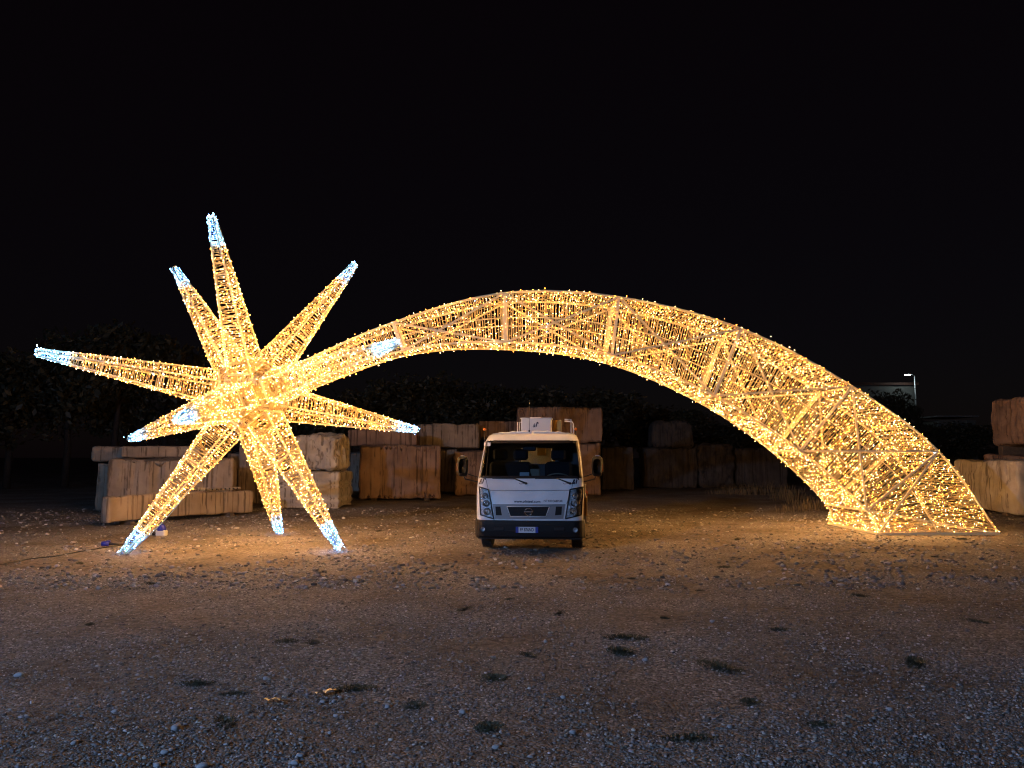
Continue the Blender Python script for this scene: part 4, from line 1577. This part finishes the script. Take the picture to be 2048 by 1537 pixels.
# ================================================================== TREES
def leaf_crown(seed, n, rx, rz, lumps=9, leaf=.16):
    rng = np.random.default_rng(seed)
    C = []
    for k in range(lumps):
        a = rng.random() * 6.283
        r = rng.uniform(.15, .75)
        C.append((math.cos(a) * r * rx, math.sin(a) * r * rx, rng.uniform(-.75, .85) * rz, rng.uniform(.32, .55)))
    C.append((0, 0, rz * .5, .6))
    C = np.array(C)
    k = rng.integers(0, len(C), n)
    d = rng.normal(size=(n, 3))
    d /= np.linalg.norm(d, axis=1, keepdims=True)
    rad = rng.random(n) ** .4
    P = C[k, :3] + d * (rad * C[k, 3])[:, None] * np.array([rx, rx, rz * .9])
    P += .12 * rx * np.stack([vnoise(P * 2.1, 1), vnoise(P * 2.1, 2), vnoise(P * 2.1, 3)], -1)
    u = rng.normal(size=(n, 3))
    u /= np.linalg.norm(u, axis=1, keepdims=True)
    v = np.cross(u, rng.normal(size=(n, 3)))
    v /= np.linalg.norm(v, axis=1, keepdims=True)
    s = leaf * rng.uniform(.6, 1.4, (n, 1))
    V = np.stack([P - u * s, P + v * s * .45, P + u * s, P - v * s * .45], 1).reshape(-1, 3)
    return mesh_np('crown', V, np.arange(n * 4).reshape(-1, 4)), C
crowns = [leaf_crown(s, 5200, 3.0, 2.5, 11) for s in (1, 2, 3)]
def tree(px, top_y, Y, rx, label, kind, seed, group='dark trees behind the stone yard', base=.0):
    x = (px - 1024) / F_PX * Y
    zt = at(px, top_y, Y)[2]
    me, C = crowns[kind]
    r = empty('tree', (x, Y, base), seed * 1.3)
    hgt = zt - base
    cz = hgt * .58
    rng = np.random.default_rng(seed)
    mb = MB()
    pts = [(0, 0, -.1), (.1 * rng.normal(), .1 * rng.normal(), hgt * .25), (.18 * rng.normal(), .18 * rng.normal(), hgt * .45), (.2 * rng.normal(), .2 * rng.normal(), hgt * .75)]
    mb.tube(pts, [.2, .16, .12, .04], 8)
    sx, sz = rx / 3.0, (hgt * .46) / 3.4
    for c in C[:7]:
        mb.tube([pts[2], (c[0] * sx * .5, c[1] * sx * .5, cz + c[2] * sz * .4), (c[0] * sx, c[1] * sx, cz + c[2] * sz)], [.08, .05, .02], 5)
    link('trunk', mb.mesh('trunk'), M['bark'], r)
    cr_o = link('crown', me, M['leaf'], r)
    cr_o.location = (0, 0, cz)
    cr_o.scale = (sx, sx, sz)
    cr_o['kind'] = 'stuff'
    tag(r, label, 'tree', group)
    return r
TL = [(20, 672, 38, 3.4, 'dark bushy tree beyond the long left spike, its trunk showing'), (135, 655, 40, 3.2, 'dark tree behind the white tipped left spike'), (235, 618, 39, 3.4, 'tallest dark tree rising behind the left side of the star'),
      (330, 660, 41, 3.0, 'dark tree behind the upper left spike of the star'), (430, 745, 43, 3.2, 'dark tree directly behind the star hub'), (560, 770, 44, 3.0, 'dark tree behind the gap between star and tail'),
      (700, 765, 43, 3.0, 'dark tree above the smooth cross block'), (830, 735, 43, 3.3, 'dark tree below the start of the tail arch'), (960, 750, 45, 3.4, 'dark tree above the squat block'),
      (1090, 755, 45, 3.2, 'dark tree behind the tall ribbed block'), (1210, 770, 46, 3.2, 'dark tree right of the tall ribbed block'), (1330, 800, 49, 3.2, 'dark tree behind the rounded dark block'), (1450, 830, 50, 3.0, 'dark tree behind the rough broken block')]
for i, (px_, ty_, Y_, rx_, lb) in enumerate(TL):
    tree(px_, ty_, Y_, rx_, lb, i % 3, 40 + i)
# far right: trees in front of the lit building
TR = [(1690, 800, 58, 3.0, 'dark tree far off behind the upper tail'), (1765, 772, 60, 2.6, 'dark tree in front of the lit pale building'), (1815, 792, 61, 1.5, 'thin dark tree hiding the foot of the lit building'), (1872, 836, 60, 2.4, 'low dark tree right of the street lamp'), (1925, 840, 61, 2.6, 'low dark tree beside the propped reddish block')]
for i, (px_, ty_, Y_, rx_, lb) in enumerate(TR):
    tree(px_, ty_, Y_, rx_, lb, i % 3, 70 + i, 'far dark trees by the lit building')

# ================================================================== FAR BUILDING AND STREET LAMPS
bl = at(1831, 771, 68)
bd = empty('far_building', (bl[0] - 5, 68, 0))
hB = bl[2]
bwall = link('wall', MB().box((0, 4, hB / 2), (10, 8, hB)).mesh('wall'), M['wall'], bd)
link('roof', MB().box((0, 4, hB + .12), (10.4, 8.4, .22)).mesh('roof'), M['roof'], bd)
for k in range(3):
    wn = link('window', MB().box((-3 + k * 2.9, -.02, 4.9), (1.1, .06, 1.3)).mesh('window'), M['trim'], bd)
    link('window_frame', MB().box((-3 + k * 2.9, -.06, 4.2), (1.3, .1, .08)).mesh('window_frame'), M['wall'], wn)
tag(bd, 'pale far building lit by a street lamp behind dark trees', 'building')
sh = at(1890, 829, 66)
hd = empty('far_shed', (sh[0] + 1.0, 66, 0))
link('wall', MB().box((0, 2, sh[2] / 2 - .25), (3.2, 4, sh[2] - .5)).mesh('wall'), M['wall'], hd)
link('roof', MB().box((0, 2, sh[2] - .18), (3.6, 4.4, .12)).mesh('roof'), M['galv'], hd)
tag(hd, 'small dim shed glimpsed between the low far trees', 'shed')

def street_lamp(pos, h, arm, rz, label, power, name='street_lamp', color=(.78, .95, 1.0), spot=None, tilt=0):
    r = empty(name, pos, rz)
    link('pole', MB().tube([(0, 0, 0), (0, 0, h * .5), (0, 0, h)], [.09, .07, .05], 10).mesh('pole'), M['galv'], r)
    link('arm', MB().tube([(0, 0, h - .05), (-arm * .5, 0, h + .12), (-arm, 0, h + .15)], .035, 8).mesh('arm'), M['galv'], r)
    hd_ = link('lamp_head', MB().box((-arm - .22, 0, h + .15), (.56, .24, .10), bev=.03).mesh('lamp_head'), M['galv'], r)
    link('lamp_glass', MB().box((-arm - .24, 0, h + .07), (.46, .2, .09), bev=.03).mesh('lamp_glass'), emit('lamp_glow', color, 60), hd_)
    ld = bpy.data.lights.new('lamp_light', 'AREA')
    ld.shape = 'RECTANGLE'
    ld.size, ld.size_y = .44, .18
    ld.energy = power
    ld.color = color
    lo = bpy.data.objects.new('lamp_light', ld)
    COL.objects.link(lo)
    lo.parent = r
    lo.location = (-arm - .24, 0, h + .02)
    lo.rotation_euler = (0, tilt, 0)
    tag(r, label, 'street lamp')
    return r
lp = at(1829, 752, 66.5)
street_lamp((lp[0], 66.5, 0), lp[2], .35, 0, 'lit street lamp on a tall pole by the far building', 1.8)
# the yard's own lamp, behind the photographer to the left: it gives the cool light on the gravel and the truck
street_lamp((-12.5, -7.5, 0), 6.0, 1.2, math.radians(237), 'tall yard lamp with a cool white head behind the viewpoint', 4000, color=(.32, .54, 1.0), tilt=math.radians(66))
